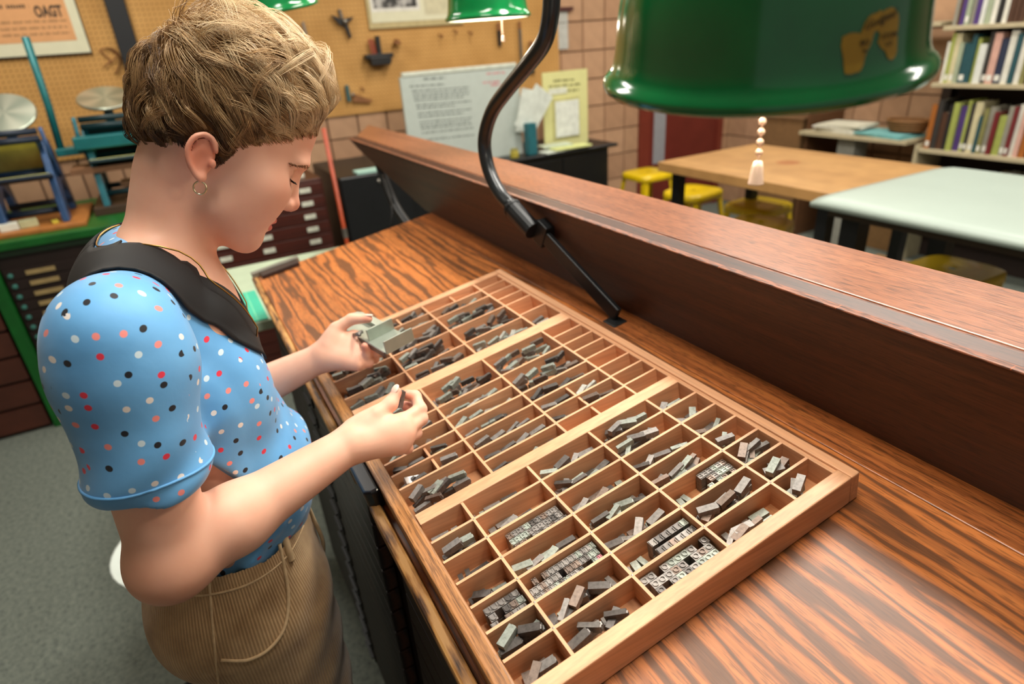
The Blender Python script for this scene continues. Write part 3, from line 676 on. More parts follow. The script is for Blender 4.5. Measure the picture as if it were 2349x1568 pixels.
t = hang('shears', 'slim steel shears hanging open on the pegboard', 'tool', .38, 1.56)
MB().prism([(-.012, .07), (.0, .075), (.012, -.08), (.004, -.085)], (XT, .372, 1.645), EY, EZ, EX, 0, .006).build('blade', STEEL, t)
MB().prism([(-.004, .06), (.008, .065), (.020, -.02), (.012, -.03)], (XT+.006, .366, 1.60), EY, EZ, EX, 0, .006).build('blade', STEEL, t)
MB().lathe([(.0, .01), (.008, .008), (.008, 0)], 10, Matrix.Translation((XT+.012, .378, 1.615))@Matrix.Rotation(math.pi/2, 4, 'Y')).build('rivet', STEEL, t)
t = hang('wing_clamp', 'dark winged clamp tool with bright screw on the pegboard', 'tool', .61, 1.62)
m = MB(); m.prism([(-.07, .045), (-.01, .02), (.07, .03), (.02, -.005), (.035, -.08), (.022, -.09), (.0, -.02), (-.03, -.01)], (XT, .612, 1.70), EY, EZ, EX, 0, .02); m.build('body', TOOLBLK, t)
MB().sphere((XT+.03, .618, 1.705), .016, 10).build('screw', STEEL, t, smooth=True); MB().tube([(XT, .61, 1.71), (XT, .60, 1.775)], .01, 8).build('shank', STEEL, t)
t = hang('quoin_press', 'black T-shaped hand tool with red shafts on the pegboard', 'tool', .80, 1.45)
m = MB(); m.bb(XT, XT+.06, .705, .89, 1.485, 1.512); m.prism([(-.055, .0), (.07, .0), (.085, .035), (.05, .05), (-.06, .05)], (XT, .79, 1.445), EY, EZ, EX, 0, .07); m.build('foot', TOOLBLK, t, bevel=.004)
MB().bb(XT+.01, XT+.04, .795, .820, 1.51, 1.615).build('shaft', TOOLBLK, t)
for yy in (.765, .785): MB().tube([(XT+.02, yy, 1.51), (XT+.02, yy-.012, 1.60)], .007, 6).build('red_shaft', REDP, t)
t = hang('burnisher', 'small green and steel hand tool hanging low on the pegboard', 'tool', .57, 1.23)
MB().bb(XT, XT+.02, .552, .575, 1.245, 1.345).build('handle', TEALP, t, bevel=.004)
MB().sphere((XT+.02, .592, 1.285), .012, 8).build('ferrule', STEEL, t, smooth=True)
MB().prism([(.0, .02), (.12, -.03), (.10, -.045), (-.01, -.03)], (XT, .60, 1.27), EY, EZ, EX, 0, .008).build('blade', WOODH, t)
MB().prism([(-.006, .12), (.0, .12), (.012, -.10), (.0, -.10)], (XT, .50, 1.36), EY, EZ, EX, 0, .006).build('needle', STEEL, t)
t = hang('wire_whisk', 'rusty loop of bent wire hanging beside the black post', 'tool', -.695, 1.50)
pts = [(XT, -.695+.06*math.sin(a)*math.cos(a*.5), 1.575+.065*math.cos(a)) for a in np.linspace(0, 2*math.pi, 30)]
MB().tube(pts, .004, 6).build('loop', RUST, t, smooth=True)
MB().tube(spline([(XT, -.735, 1.63), (XT, -.70, 1.58), (XT, -.74, 1.55), (XT, -.66, 1.60), (XT, -.69, 1.64), (XT, -.735, 1.63)], 30), .0035, 6).build('twist', RUST, t, smooth=True)
for nm, lab, y, z0, z1, w, mt in (('file', 'long thin flat file hanging right of the white lamp rim', 1.868, 1.36, 1.60, .020, STEEL), ('flat_brush', 'dark flat brush hanging between the file and wall paper', 1.958, 1.30, 1.47, .034, TOOLBLK), ('scraper', 'short dark scraper hanging just under the hanging lamp', 1.70, 1.50, 1.60, .026, TOOLBLK)):
    t = hang(nm, lab, 'tool', y, z0)
    MB().prism([(-w/2, z1-z0), (w/2, z1-z0), (w*.42, 0), (-w*.42, 0)], (XT, y, z0), EY, EZ, EX, 0, .012).build('blade', mt, t)
    MB().bb(XT-.002, XT+.014, y-w*.45, y+w*.45, z1, z1+.05).build('handle', WOODH, t, bevel=.004)
for nm, y, z in (('hook with cork', .937, 1.568), ('first empty hook', 1.25, 1.58), ('second empty hook', 1.36, 1.60), ('third empty hook', 1.47, 1.585), ('low hook by the whiteboard', .66, 1.30)):
    t = hang('peg_hook', f'small peg {nm} on the pegboard', 'hook', y, z)
    MB().tube(spline([(XW+.02, y, z+.02), (XW+.05, y, z+.018), (XW+.07, y, z-.005), (XW+.085, y, z+.02)], 12), .004, 6).build('wire', RUST, t, smooth=True)
    if 'cork' in nm: MB().lathe([(.0, .03), (.02, .022), (.03, 0), (.0, 0)], 12, Matrix.Translation((XW+.055, y, z-.01))).build('cork', WOODH, t, smooth=True)
t = hang('wall_notice', 'white notice sheet hanging from a dark red bar on the block wall', 'notice', 2.25, 1.45)
MB().bb(XW+.012, XW+.016, 2.195, 2.295, 1.447, 1.70).build('sheet', plain('notice_paper', 'b9bab4', .8), t); MB().bb(XW+.008, XW+.035, 2.15, 2.335, 1.70, 1.725).build('bar', plain('dark_red_bar', '4a1f1c', .5), t)
words(t, XW+.0165, 2.21, 2.28, 1.62, .008, DARKINK, seed=9)

# ================================================================== black cabinet with whiteboard, placard and papers
BLK = plain('black_cabinet_paint', '111214', .4, .2, .15)
bc = thing('low_cabinet', (-2.85, 1.45, 0), 'black metal cabinet with rounded top lip carrying the whiteboard', 'cabinet')
MB().bb(-3.15, -2.56, .62, 2.20, 0, .805).build('body', BLK, bc); MB().bb(-3.15, -2.53, .60, 2.27, .805, .829).build('top', BLK, bc, bevel=.01, seg=3)
for k in range(4): MB().bb(-2.56, -2.552, .66+k*.385, 1.03+k*.385, .05, .78).build('door', BLK, bc, bevel=.004)
w = thing('whiteboard', (-2.72, 1.18, .829), 'whiteboard covered in lines of handwriting, leaning on the black cabinet', 'whiteboard')
MB().bb(-2.74, -2.715, .775, 1.590, .8295, 1.378).build('panel', plain('whiteboard_white', 'b4bdb6', .35, 0, .03), w)
MB().bb(-2.742, -2.71, .790, 1.575, 1.378, 1.402).build('top_rail', plain('rail_white', 'c6cbbd', .4), w, bevel=.004)
GI = plain('grey_marker', '5f6462', .7); PI = plain('pink_marker', 'c9737a', .7); SLP = -.03
words(w, -2.7148, .925, 1.065, 1.350, .014, GI, 'writing', seed=11, slope=SLP); words(w, -2.7148, .83, 1.06, 1.318, .011, GI, 'writing', seed=12, slope=SLP)
for k, (a, b_, z) in enumerate(((.84, 1.225, 1.291), (.845, 1.225, 1.272), (.845, 1.22, 1.254), (.85, 1.18, 1.236), (.855, 1.23, 1.208), (.86, 1.12, 1.190), (.86, 1.23, 1.160), (.86, 1.17, 1.140), (.865, 1.23, 1.108), (.865, 1.21, 1.088), (.87, 1.22, 1.070), (.87, 1.23, 1.044), (.88, 1.23, 1.00))):
    words(w, -2.7148, a, b_, z, .010, GI, 'writing', seed=20+k, slope=SLP)
for k, (a, b_, z) in enumerate(((1.355, 1.49, 1.347), (1.325, 1.45, 1.296), (1.38, 1.455, 1.276))): words(w, -2.7148, a, b_, z, .013, PI, 'pink_writing', seed=50+k, slope=SLP)
y_ = thing('placard', (-2.70, 1.96, .829), 'pale yellow placard with pasted white card standing on the black cabinet', 'placard')
MB().bb(-2.745, -2.735, 1.783, 2.150, .8295, 1.322).build('board', plain('pale_yellow_card', 'd2d091', .7, 0, .03), y_)
MB().bb(-2.7348, -2.728, 1.855, 2.075, .885, 1.150).build('frame', plain('dull_yellow_frame', 'b8b47c', .7), y_)  # border slightly darker than the placard board
MB().bb(-2.728, -2.722, 1.872, 2.066, .895, 1.132).build('white_card', plain('white_card_b', 'd7dbd2', .7), y_)
MB().bb(-2.7348, -2.731, 1.825, 1.975, 1.180, 1.218).build('white_patch', plain('white_card_c', 'd3d6c6', .7), y_)
for k, (a, b_, z, h) in enumerate(((1.868, 2.04, 1.258, .016), (1.83, 2.09, 1.226, .015), (1.985, 2.075, 1.186, .016))): words(y_, -2.7346, a, b_, z, h, plain('olive_ink', '5c5a2e', .7), 'lettering', seed=70+k, slope=-.02)
fan = thing('paper_sheets', (-2.66, 1.66, 1.0), 'white sheets fanned out behind the teal box on the black cabinet', 'paper')
for k, (a, ln) in enumerate(((-.65, .30), (-.25, .27))):
    MB().box((-2.66-.004*k, 1.60+.10*math.sin(-a), 1.10+.0*k), (.003, .16, ln), rotx(a)).build('sheet', plain('fan_paper', 'c9cfc6', .8), fan)
tb = MB().bb(-2.665, -2.60, 1.575, 1.640, .8295, 1.03).build('teal_box', plain('teal_card', '1c5f68', .5), None, bevel=.002); tag(tb, 'narrow dark teal box standing on the black cabinet', 'box')
for k, (a, b_, c, d, col, lab) in enumerate(((1.66, 1.98, -2.62, -2.55, 'ccd4c8', 'white paper pad lying on the black cabinet edge'), (1.74, 2.03, -2.60, -2.535, 'd3d98f', 'pale yellow paper strip lying on the black cabinet edge'), (1.70, 1.92, -2.69, -2.60, 'b9c4ad', 'small stack of greenish papers on the black cabinet'))):
    o = MB().box(((c+d)/2, (a+b_)/2, .8355+.012*k), (abs(d-c)+.03, b_-a, .010), rotz(.10-.12*k)).build('paper_pad', plain('pad_'+str(k), col, .8)); tag(o, lab, 'paper')
oj = thing('small_jar', (-2.62, 1.455, .8295), 'tiny yellow jar standing by the teal box', 'jar'); MB().lathe([(.0, 0), (.03, 0), (.03, .035), (.024, .04)], 14, Matrix.Translation((-2.62, 1.47, .8295))).build('body', plain('yellow_jar', 'a89a3a', .5), oj); MB().lathe([(.0, .055), (.024, .055), (.024, .04)], 14, Matrix.Translation((-2.62, 1.47, .8295))).build('lid', plain('jar_lid', '8c8440', .5), oj)
kb = thing('equipment_cabinet', (-2.5, .47, 0), 'tall black equipment box beside the drawer cabinet, under the desk end', 'cabinet')
MB().bb(-2.85, -2.2, .19, .585, 0, .945).build('body', BLK, kb, bevel=.01)
MB().bb(-2.3, -2.215, .295, .42, .9455, .958).build('label', plain('pale_teal_label', '9fc4b8', .6), kb); MB().sphere((-2.195, .40, .90), .012, 10).build('knob', STEEL, kb, smooth=True)
rs = thing('broom_handle', (-1.98, .115, 0), 'orange-red wooden pole leaning upright beside the drawer cabinet', 'pole')
MB().tube([(-1.96, .125, .0), (-2.0, .118, 1.22)], .0105, 10).build('pole', plain('orange_pole', 'a5411f', .4, 0, .15), rs, smooth=True); MB().tube([(-1.982, .1206, .69), (-1.984, .1203, .74)], .0135, 10).build('ferrule', STEEL, rs)

# flat file with label holders
fc = thing('flat_file', (-2.45, -.23, 0), 'dark reddish flat file cabinet with rows of white label pulls', 'cabinet')
FRD = wood('flat_file_red', '4f2016', '431a12', '2a0f0a', 'Y', 60, 3, .4, .3)
MB().bb(-2.8, -2.112, -.545, .085, 0, .978).build('body', FRD, fc, bevel=.004)
fdr = MB().bb(-.008, .0, -.310, .310, -.0305, .0305).mesh('drawer'); fdr.materials.append(FRD)
lbh = MB(); lbh.bb(.0, .006, -.028, .028, -.011, .011); lbm = lbh.mesh('label_holder'); lbm.materials.append(plain('white_label', 'd6d8c8', .5))
for k in range(14):
    o = place(fdr, 'drawer', fc, .002); o.location = (-2.104, -.230, .930-k*.0655)
    for y in (.220, -.010, -.215): q = place(lbm, 'label_holder', o, local=True); q.location = (0.0005, y, 0)
o = MB().bb(-2.35, -2.20, -.11, .02, .9785, .995).build('white_tray', plain('white_paper_c', 'd9d3c2', .7)); tag(o, 'flat white tray lying on the flat file', 'tray')
# pale side table with cutting mat
stb = thing('side_table', (-.98, -.32, 0), 'pale green-topped side table beyond the far desk end', 'table')
MB().bb(-1.29, -.685, -.58, -.06, .82, .85).build('top', plain('pale_green_top', 'aebfa6', .5, 0, .04), stb, bevel=.004)
for x in (-1.25, -.73):
    for y in (-.54, -.11): MB().bb(x-.02, x+.02, y-.02, y+.02, 0, .82).build('leg', BLK, stb)
cm = thing('cutting_mat', (-.82, -.53, .8505), 'bright teal cutting mat on the pale side table', 'mat')
MB().bb(-.97, -.69, -.575, -.425, .8505, .854).build('mat', plain('teal_mat', '3fb89a', .5, 0, .04), cm)
for k in range(4): MB().bb(-.97, -.69, -.605+k*.05, -.603+k*.05, .854, .8544).build('grid_line', plain('mat_line', '8fdcae', .6), cm)

# ================================================================== green-framed type cabinet with presses on top
GRN = plain('green_frame_paint', '0d5a1e', .4, 0, .2, 12); DRK = plain('dark_drawer', '241612', .5, 0, .25, 10)
gc = thing('drawer_cabinet', (-2.5, -.9, 0), 'green-framed type cabinet with dark drawers, cream labels and teal knobs', 'cabinet')
MB().bb(-2.95, -2.21, -1.33, -.56, .03, .84).build('carcass', DRK, gc)
MB().bb(-3.0, -2.17, -1.75, -.555, .868, .905).build('top', GRN, gc, bevel=.005); MB().bb(-2.98, -2.185, -1.75, -.555, .84, .868).build('rail', plain('dark_green', '08240f', .5), gc)
for y in (-1.385, -.606): MB().bb(-2.22, -2.185, y, y+.05, 0, .84).build('post', GRN, gc)
gdr = MB().bb(-.006, .0, -.36, .36, -.022, .022).mesh('drawer'); gdr.materials.append(DRK)
gl = MB().bb(0, .006, -.055, .055, -.0095, .0095).mesh('label_holder'); gl.materials.append(plain('cream_label', 'a08a5c', .6))
gk = MB().lathe([(.0, .02), (.010, .017), (.011, .010), (.005, .004), (.005, 0)], 10, Matrix.Rotation(math.pi/2, 4, 'Y')).mesh('knob'); gk.materials.append(plain('teal_knob', '4a8a80', .4, .3))
for k in range(15):
    o = place(gdr, 'drawer', gc, .002); o.location = (-2.203, -.966, .755-k*.049)
    for y in (-.225, .09): q = place(gl, 'label_holder', o, local=True); q.location = (.0005, y, 0)
    for y in (-.335, -.03, .28): q = place(gk, 'knob', o, local=True); q.location = (.0005, y, 0)
wc = thing('wooden_crate', (-2.5, -1.75, 0), 'reddish brown wooden crate at the left edge on the floor', 'crate')
for k in range(6): MB().bb(-2.8, -2.2, -2.1, -1.40, .02+k*.125, .13+k*.125).build('slat', plain('crate_brown', '4d2517', .6, 0, .2, 9), wc)
MB().bb(-2.79, -2.215, -2.09, -1.41, .0, .75).build('lining', plain('crate_dark', '180d08', .7), wc)
def disc_mat():
    t = NT('spun_disc', .32, .85); tc = t.n('ShaderNodeTexCoord').outputs['Object']; s = t.n('ShaderNodeSeparateXYZ', i_0=tc)
    a = t.math('ARCTAN2', s.outputs[1], s.outputs[0]); w = t.math('SINE', t.math('MULTIPLY', a, 5.0))
    t.col(t.ramp(t.math('ADD', t.math('MULTIPLY', w, .3), .5), [(0, lin('9aa89a')), (.5, lin('b9c1b1')), (1, lin('d8dccb'))])); return t.mat
DISC = disc_mat()
def press(loc, label, body, platen, disc_tilt, mirror):
    r = thing('tabletop_press', loc, label, 'printing press'); B = plain('press_'+body, body, .4, .15, .2, 20); D = plain('press_dark_'+body, tuple(x*.45 for x in [int(body[i:i+2], 16)/255 for i in (0, 2, 4)]), .5, .1)
    x0, y0, z0 = loc
    for s in (-1, 1):
        y = y0+s*.115
        MB().prism([(-.20, 0), (-.13, 0), (-.10, .10), (-.02, .16), (.06, .10), (.10, 0), (.19, 0), (.15, .16), (.09, .28), (.02, .34), (-.08, .34), (-.15, .22)], (x0, y, z0), EX, EZ, EY, -.014, .014).build('side_frame', B, r, bevel=.004)
    for dx, dz in ((-.12, .05), (.12, .05), (0, .20)): MB().tube([(x0+dx, y0-.13, z0+dz), (x0+dx, y0+.13, z0+dz)], .014, 10).build('cross_rod', D, r, smooth=True)
    R_ = roty(math.radians(-58))
    MB().box((x0+.02, y0, z0+.285), (.19, .235, .022), R_).build('bed', B, r, bevel=.004)
    MB().box((x0+.035, y0, z0+.292), (.16, .195, .010), R_).build('chase', platen, r, bevel=.002)
    MB().box((x0+.15, y0, z0+.20), (.11, .25, .016), roty(math.radians(-12))).build('platen', D, r, bevel=.004)
    MB().box((x0+.152, y0, z0+.2095), (.09, .24, .003), roty(math.radians(-12))).build('tympan', plain('tympan_yellow', 'd2cf7a', .7), r)
    Md = Matrix.Translation((x0-.05, y0+.01, z0+.465))@Matrix.Rotation(disc_tilt, 4, 'Y')
    dm = MB().lathe([(.0, .008), (.118, .008), (.122, .004), (.122, -.004), (.0, -.006)], 48).build('ink_disc', DISC, r, smooth=False); dm.matrix_parent_inverse = world_of(r).inverted()@Md
    MB().tube([(x0-.05, y0+.01, z0+.455), (x0-.04, y0, z0+.32)], .022, 10).build('disc_post', D, r, smooth=True)
    for s in (-1, 1):
        MB().tube(spline([(x0+.02, y0+s*.135, z0+.18), (x0+.10, y0+s*.14, z0+.30), (x0+.08, y0+s*.135, z0+.40)], 10), .009, 8).build('roller_arm', B, r, smooth=True)
    for dz in (.355, .388): MB().tube([(x0+.085, y0-.12, z0+dz), (x0+.085, y0+.12, z0+dz)], .014, 12).build('ink_roller', D, r, smooth=True)
    return r
BRASSP = plain('brass_plate', 'a39a5a', .3, .7, .2, 10)
pr1 = press((-2.50, -1.16, .925), 'blue tabletop platen press with a round ink disc, on a wooden board', '2c4d78', BRASSP, math.radians(38), 1)
pr2 = press((-2.62, -.765, .945), 'teal tabletop platen press with a round ink disc, nearest the blond hair', '1d6470', plain('dark_chase', '22302f', .4, .3), math.radians(22), -1)
TEAL = plain('press_teal_lever', '15696c', .4, .15)
MB().tube([(-2.60, -1.0, 1.20), (-2.60, -.985, 1.40), (-2.60, -.975, 1.69)], .016, 8).build('lever', TEAL, pr2, smooth=True); MB().bb(-2.66, -2.55, -1.02, -.86, 1.18, 1.215).build('lever_hub', TEAL, pr2, bevel=.006)
MB().bb(-2.62, -2.47, -.93, -.62, 1.205, 1.262).build('front_bar', TEAL, pr2, bevel=.006); MB().bb(-2.66, -2.45, -.98, -.55, 1.10, 1.125).build('feed_board', plain('worn_feed_board', '7a5438', .6), pr2)
for k in range(3): MB().bb(-2.62, -2.50, -.80, -.55, 1.02-k*.04, 1.035-k*.04).build('tray_slat', plain('worn_slat', '6d4c33', .6), pr2)
o = MB().bb(-2.74, -2.24, -1.42, -.965, .9055, .9245).build('wooden_board', plain('orange_board', 'a5682f', .5, 0, .15), None, bevel=.003); tag(o, 'orange-brown wooden board under the blue press', 'board')
o = MB().bb(-2.84, -2.42, -.94, -.58, .9055, .9445).build('plank_board', plain('dark_board', '3c2a1c', .5, 0, .15), None, bevel=.003); tag(o, 'dark wooden base under the teal press', 'board')
for (x, y, c, lab) in ((-2.32, -1.26, 'd9dccf', 'small white box on the orange board'), (-2.34, -1.19, 'b9b98f', 'small pale green box on the orange board'), (-2.33, -1.09, 'c8b53a', 'small yellow block on the orange board')):
    s_ = .07 if c != 'c8b53a' else .025
    o = MB().box((x, y, .9245+s_*.23), (.05, s_, s_*.45), rotz(.2)).build('small_box', plain('sb'+c, c, .6), None, bevel=.002); tag(o, lab, 'box')

# ================================================================== right side: tables, stools, shelves, books
def butcher():
    t = NT('butcher_block', .5); v = t.coord(); s = t.n('ShaderNodeSeparateXYZ', i_0=v)
    strip = t.math('FLOOR', t.math('MULTIPLY', s.outputs[1], 14.0)); r = t.n('ShaderNodeTexWhiteNoise', noise_dimensions='1D', i_W=strip).outputs['Value']
    c = t.ramp(r, [(0, lin('9d7443')), (1, lin('ad8450'))]); c = t.mix(.5, c, t.ramp(t.noise(v, 9, 5), [(.35, (.75, .72, .68, 1)), (.6, (1.05, 1.05, 1.05, 1))]), 'MULTIPLY')
    d = t.n('ShaderNodeVectorMath', operation='DISTANCE', i_0=v, i_1=(-.98, 2.12, .9)).outputs['Value']
    t.col(t.mix(t.ramp(d, [(.045, (.8, .8, .8, 1)), (.065, (0, 0, 0, 1))]), c, lin('8f5528'))); return t.mat
wt = thing('work_table', (-.95, 2.1, 0), 'butcher-block work table on black steel legs with a brown ring stain', 'table')
MB().bb(-1.48, -.43, 1.72, 2.45, .852, .9).build('top', butcher(), wt, bevel=.004)
for x in (-1.40, -.51):
    for y in (1.80, 2.37): MB().bb(x-.025, x+.025, y-.025, y+.025, 0, .852).build('leg', BLK, wt)
for x in (-1.40, -.51): MB().bb(x-.015, x+.015, 1.80, 2.37, .12, .16).build('stretcher', BLK, wt)
ct = thing('covered_table', (.2, 1.95, 0), 'work table under a smooth white padded cover on black legs', 'table')
bmw = MB(); nx, ny = 26, 20
def rr(u, v):
    x = -.375+u*1.3; y = 1.50+v*.87; e = min(u, 1-u)*1.3; e2 = min(v, 1-v)*.87
    return x, y, .938-.012*math.exp(-e/.03)-.012*math.exp(-e2/.03)+.004*math.sin(3*x+2*y)
V = [rr(i/nx, j/ny) for i in range(nx+1) for j in range(ny+1)]; V2 = [(x, y, .90) for x, y, z in V]
F = [(i*(ny+1)+j, (i+1)*(ny+1)+j, (i+1)*(ny+1)+j+1, i*(ny+1)+j+1) for i in range(nx) for j in range(ny)]
nv = len(V); Fb = [tuple(nv+q for q in f[::-1]) for f in F]
edge = [i*(ny+1) for i in range(nx+1)]+[nx*(ny+1)+j for j in range(1, ny+1)]+[i*(ny+1)+ny for i in range(nx-1, -1, -1)]+[j for j in range(ny-1, 0, -1)]
Fs = [(edge[k], edge[k-1], nv+edge[k-1], nv+edge[k]) for k in range(len(edge))]
bmw.add(V+V2, F+Fb+Fs).build('padded_cover', plain('white_vinyl', '98a59c', .45, 0, .04, 4), ct, smooth=True)
MB().bb(-.33, .88, 1.55, 2.32, .865, .899).build('top', plain('table_dark_core', '3a2c1c', .6), ct)
for x in (-.26, .80):
    for y in (1.62, 2.25): MB().bb(x-.035, x+.035, y-.035, y+.035, 0, .865).build('leg', BLK, ct)
YEL = plain('yellow_stool_paint', 'd8b60a', .35, 0, .1, 10, 0, 1, .2)
def make_stool(loc, label):
    r = thing('metal_stool', loc, label, 'stool', 'yellow metal stools'); m = MB(); n = 28; w = .15; prof = []
    def sq(k, z): return [((abs(math.cos(a))**.45)*math.copysign(1, math.cos(a))*k, (abs(math.sin(a))**.45)*math.copysign(1, math.sin(a))*k, z) for a in [2*math.pi*i/n+.01 for i in range(n)]]
    V = sq(.012, .606)+sq(.02, .609)+sq(w*.9, .608)+sq(w, .600)+sq(w*1.02, .565)+sq(w*1.0, .563)+sq(w*.85, .595)
    m.add(V, [(i*n+j, i*n+(j+1) % n, (i+1)*n+(j+1) % n, (i+1)*n+j) for i in range(6) for j in range(n)]).build('seat', YEL, r, smooth=True, local=True)
    for sx_ in (-1, 1):
        for sy_ in (-1, 1):
            m = MB(); t0 = np.array([sx_*.125, sy_*.125, .585]); t1 = np.array([sx_*.195, sy_*.195, 0.0]); a = np.array([sx_, 0, 0])*.04; b_ = np.array([0, sy_, 0])*.04
            for q, w0, w1 in ((a, 1.0, .55), (b_, 1.0, .55)):
                off = np.cross(q/.04, EZ)*.0015
                m.add([t0-q*0, t0-q*w0, t1-q*w1, t1], [(0, 1, 2, 3)]); m.add([t0+off, t0-q*w0+off, t1-q*w1+off, t1+off], [(3, 2, 1, 0)])
            m.build('leg', YEL, r, local=True)
    for A, B_ in (((-1, -1), (1, 1)), ((-1, 1), (1, -1))):
        MB().tube([(A[0]*.165, A[1]*.165, .25), (0, 0, .26), (B_[0]*.165, B_[1]*.165, .25)], .008, 6).build('brace', YEL, r, local=True)
    return r
st0 = make_stool((-2.45, 2.475, 0), 'yellow metal stool standing clear by the block wall')
for loc, rz, lab in (((-1.80, 2.30, 0), .2, 'yellow metal stool behind the left table leg'), ((-1.02, 2.02, 0), .5, 'yellow metal stool pushed under the middle of the wooden table'), ((-1.30, 2.32, 0), .1, 'yellow metal stool half hidden behind the others under the wooden table'), ((-.10, 2.05, 0), .0, 'yellow metal stool under the left end of the white table')):
    dup(st0, loc, (0, 0, rz), lab)
CARD = plain('cardboard', '8a6840', .8, 0, .1, 10)
for k, (x, y, z, sx_, sy_, sz, lab) in enumerate(((-.75, 2.75, 0, .30, .3, .28, 'cardboard box on the floor under the wooden table'), (-.1, 2.6, 0, .34, .30, .30, 'cardboard box on the floor left under the white table'), (.25, 2.62, 0, .30, .3, .42, 'taller cardboard box on the floor under the white table'), (.72, 2.6, 0, .3, .3, .35, 'cardboard box on the floor at the right under the white table'), (.13, 1.72, 0, .22, .26, .30, 'cardboard box between the stools under the white table'), (.62, 1.75, 0, .26, .3, .36, 'cardboard box nearest the right edge under the white table'))):
    r = thing('cardboard_box', (x, y, z), lab, 'box'); MB().bb(x-sx_/2, x+sx_/2, y-sy_/2, y+sy_/2, z, z+sz).build('carton', CARD, r); MB().bb(x-sx_/2-.001, x+sx_/2+.001, y-.025, y+.025, z+sz, z+sz+.001).build('tape', plain('pale_tape', 'b9a47c', .5), r)
def blob(name, c, r, mat, label, seed):
    m = MB(); m.sphere((0, 0, 0), r, 20, 0, (1, .9, .8)); R2 = np.random.default_rng(seed); ph = R2.uniform(0, 6, 6)
    V = []
    for p in m.v:
        p = np.array(p); k = 1+.13*math.sin(14*p[0]/r*.5+ph[0])*math.sin(11*p[1]/r*.5+ph[1])+.06*math.sin(9*p[2]/r+ph[2]); q = p*k; q[2] = max(q[2], -r*.6)+r*.6; V.append(q+np.array(c))
    m.v = V; o = m.build(name, mat, None, smooth=True); tag(o, label, 'bag'); return o
blob('plastic_bag', (-.42, 2.72, 0), .14, plain('white_bag', 'a9a49a', .5), 'crumpled white plastic bag on the floor between the tables', 3)
blob('paper_bag', (-1.05, 2.85, 0), .15, plain('brown_bag', '8d7355', .8), 'crumpled brown paper bag behind the wooden table', 5)
# bookcase
SHELF = plain('shelf_paint', 'b3a788', .5, 0, .08); BKF = 3.58
bk = thing('bookcase', (-.4, 3.75, 0), 'open bookcase filled with rows of books at the right edge', 'bookcase')
SHZ = [.365, .755, 1.135, 1.440, 1.80]
for z in SHZ: MB().bb(-1.19, .60, BKF, 3.86, z-.024, z).build('shelf', SHELF, bk, bevel=.002)
for x in (-1.205, .60): MB().bb(x, x+.022, BKF-.0, 3.86, 0, .775).build('upright', SHELF, bk)
for x in (-1.205, .60): MB().bb(x, x+.022, 3.80, 3.86, .775, 2.1).build('upright', plain('dark_upright', '2c1d14', .6), bk)
MB().bb(-1.2, .62, 3.862, 3.88, 0, 2.1).build('back', plain('dark_back', '241610', .8), bk)
PAL = [('white', 'd6d4c8'), ('cream', 'c9c09a'), ('grey', '8b887c'), ('black', '1d1b1c'), ('navy', '232c44'), ('dark red', '6a1c20'), ('teal', '1f4a52'), ('purple', '4a3472'), ('orange', '9a5a22'), ('pink', 'c79c8e'), ('olive', '7d7a4a'), ('lime', '9aa352'), ('brown', '4a2f20'), ('white', 'd6d4c8'), ('cream', 'c9c09a'), ('white', 'cfd2cc'), ('charcoal', '33302e'), ('pale green', '9aa58c')]
SN = {0: 'bottom', 1: 'lower', 2: 'middle', 3: 'upper'}
pagem = plain('page_block', 'cfc6ab', .85)
brn = random.Random(21)
for si in (0, 1, 2, 3):
    x = -1.165; z = SHZ[si]; cnt = {}
    while x < -.12:
        w = brn.choice((.018, .024, .030, .036, .022)); hmax = (SHZ[si+1]-SHZ[si])-.04; h = min(hmax, brn.uniform(.20, .29)); dp = brn.uniform(.15, .20)
        nm, c = brn.choice(PAL); cnt[nm] = cnt.get(nm, 0)+1; r = thing('book', (x+w/2, BKF+.03, z), f'{ordinal(cnt[nm]-1)} {nm} spined book from the left on the {SN[si]} bookcase shelf', 'book', f'books on the {SN[si]} shelf')
        cv = plain('cover_'+c, c, .5, 0, .08, 30); yf = BKF+.03+brn.uniform(-.008, .012)
        m = MB(); m.bb(x, x+.0022, yf, yf+dp, z, z+h); m.bb(x+w-.0022, x+w, yf, yf+dp, z, z+h); m.bb(x+.0022, x+w-.0022, yf, yf+.0022, z, z+h); m.build('cover', cv, r)
        MB().bb(x+.0023, x+w-.0023, yf+.0023, yf+dp-.004, z+.003, z+h-.004).build('pages', pagem, r)
        if brn.random() < .4: MB().bb(x+w*.15, x+w*.85, yf-.0007, yf-.0001, z+.015, z+.045).build('spine_label', plain('spine_label', 'd9d9d0', .6), r)
        x += w+brn.choice((.0008, .001, .003))
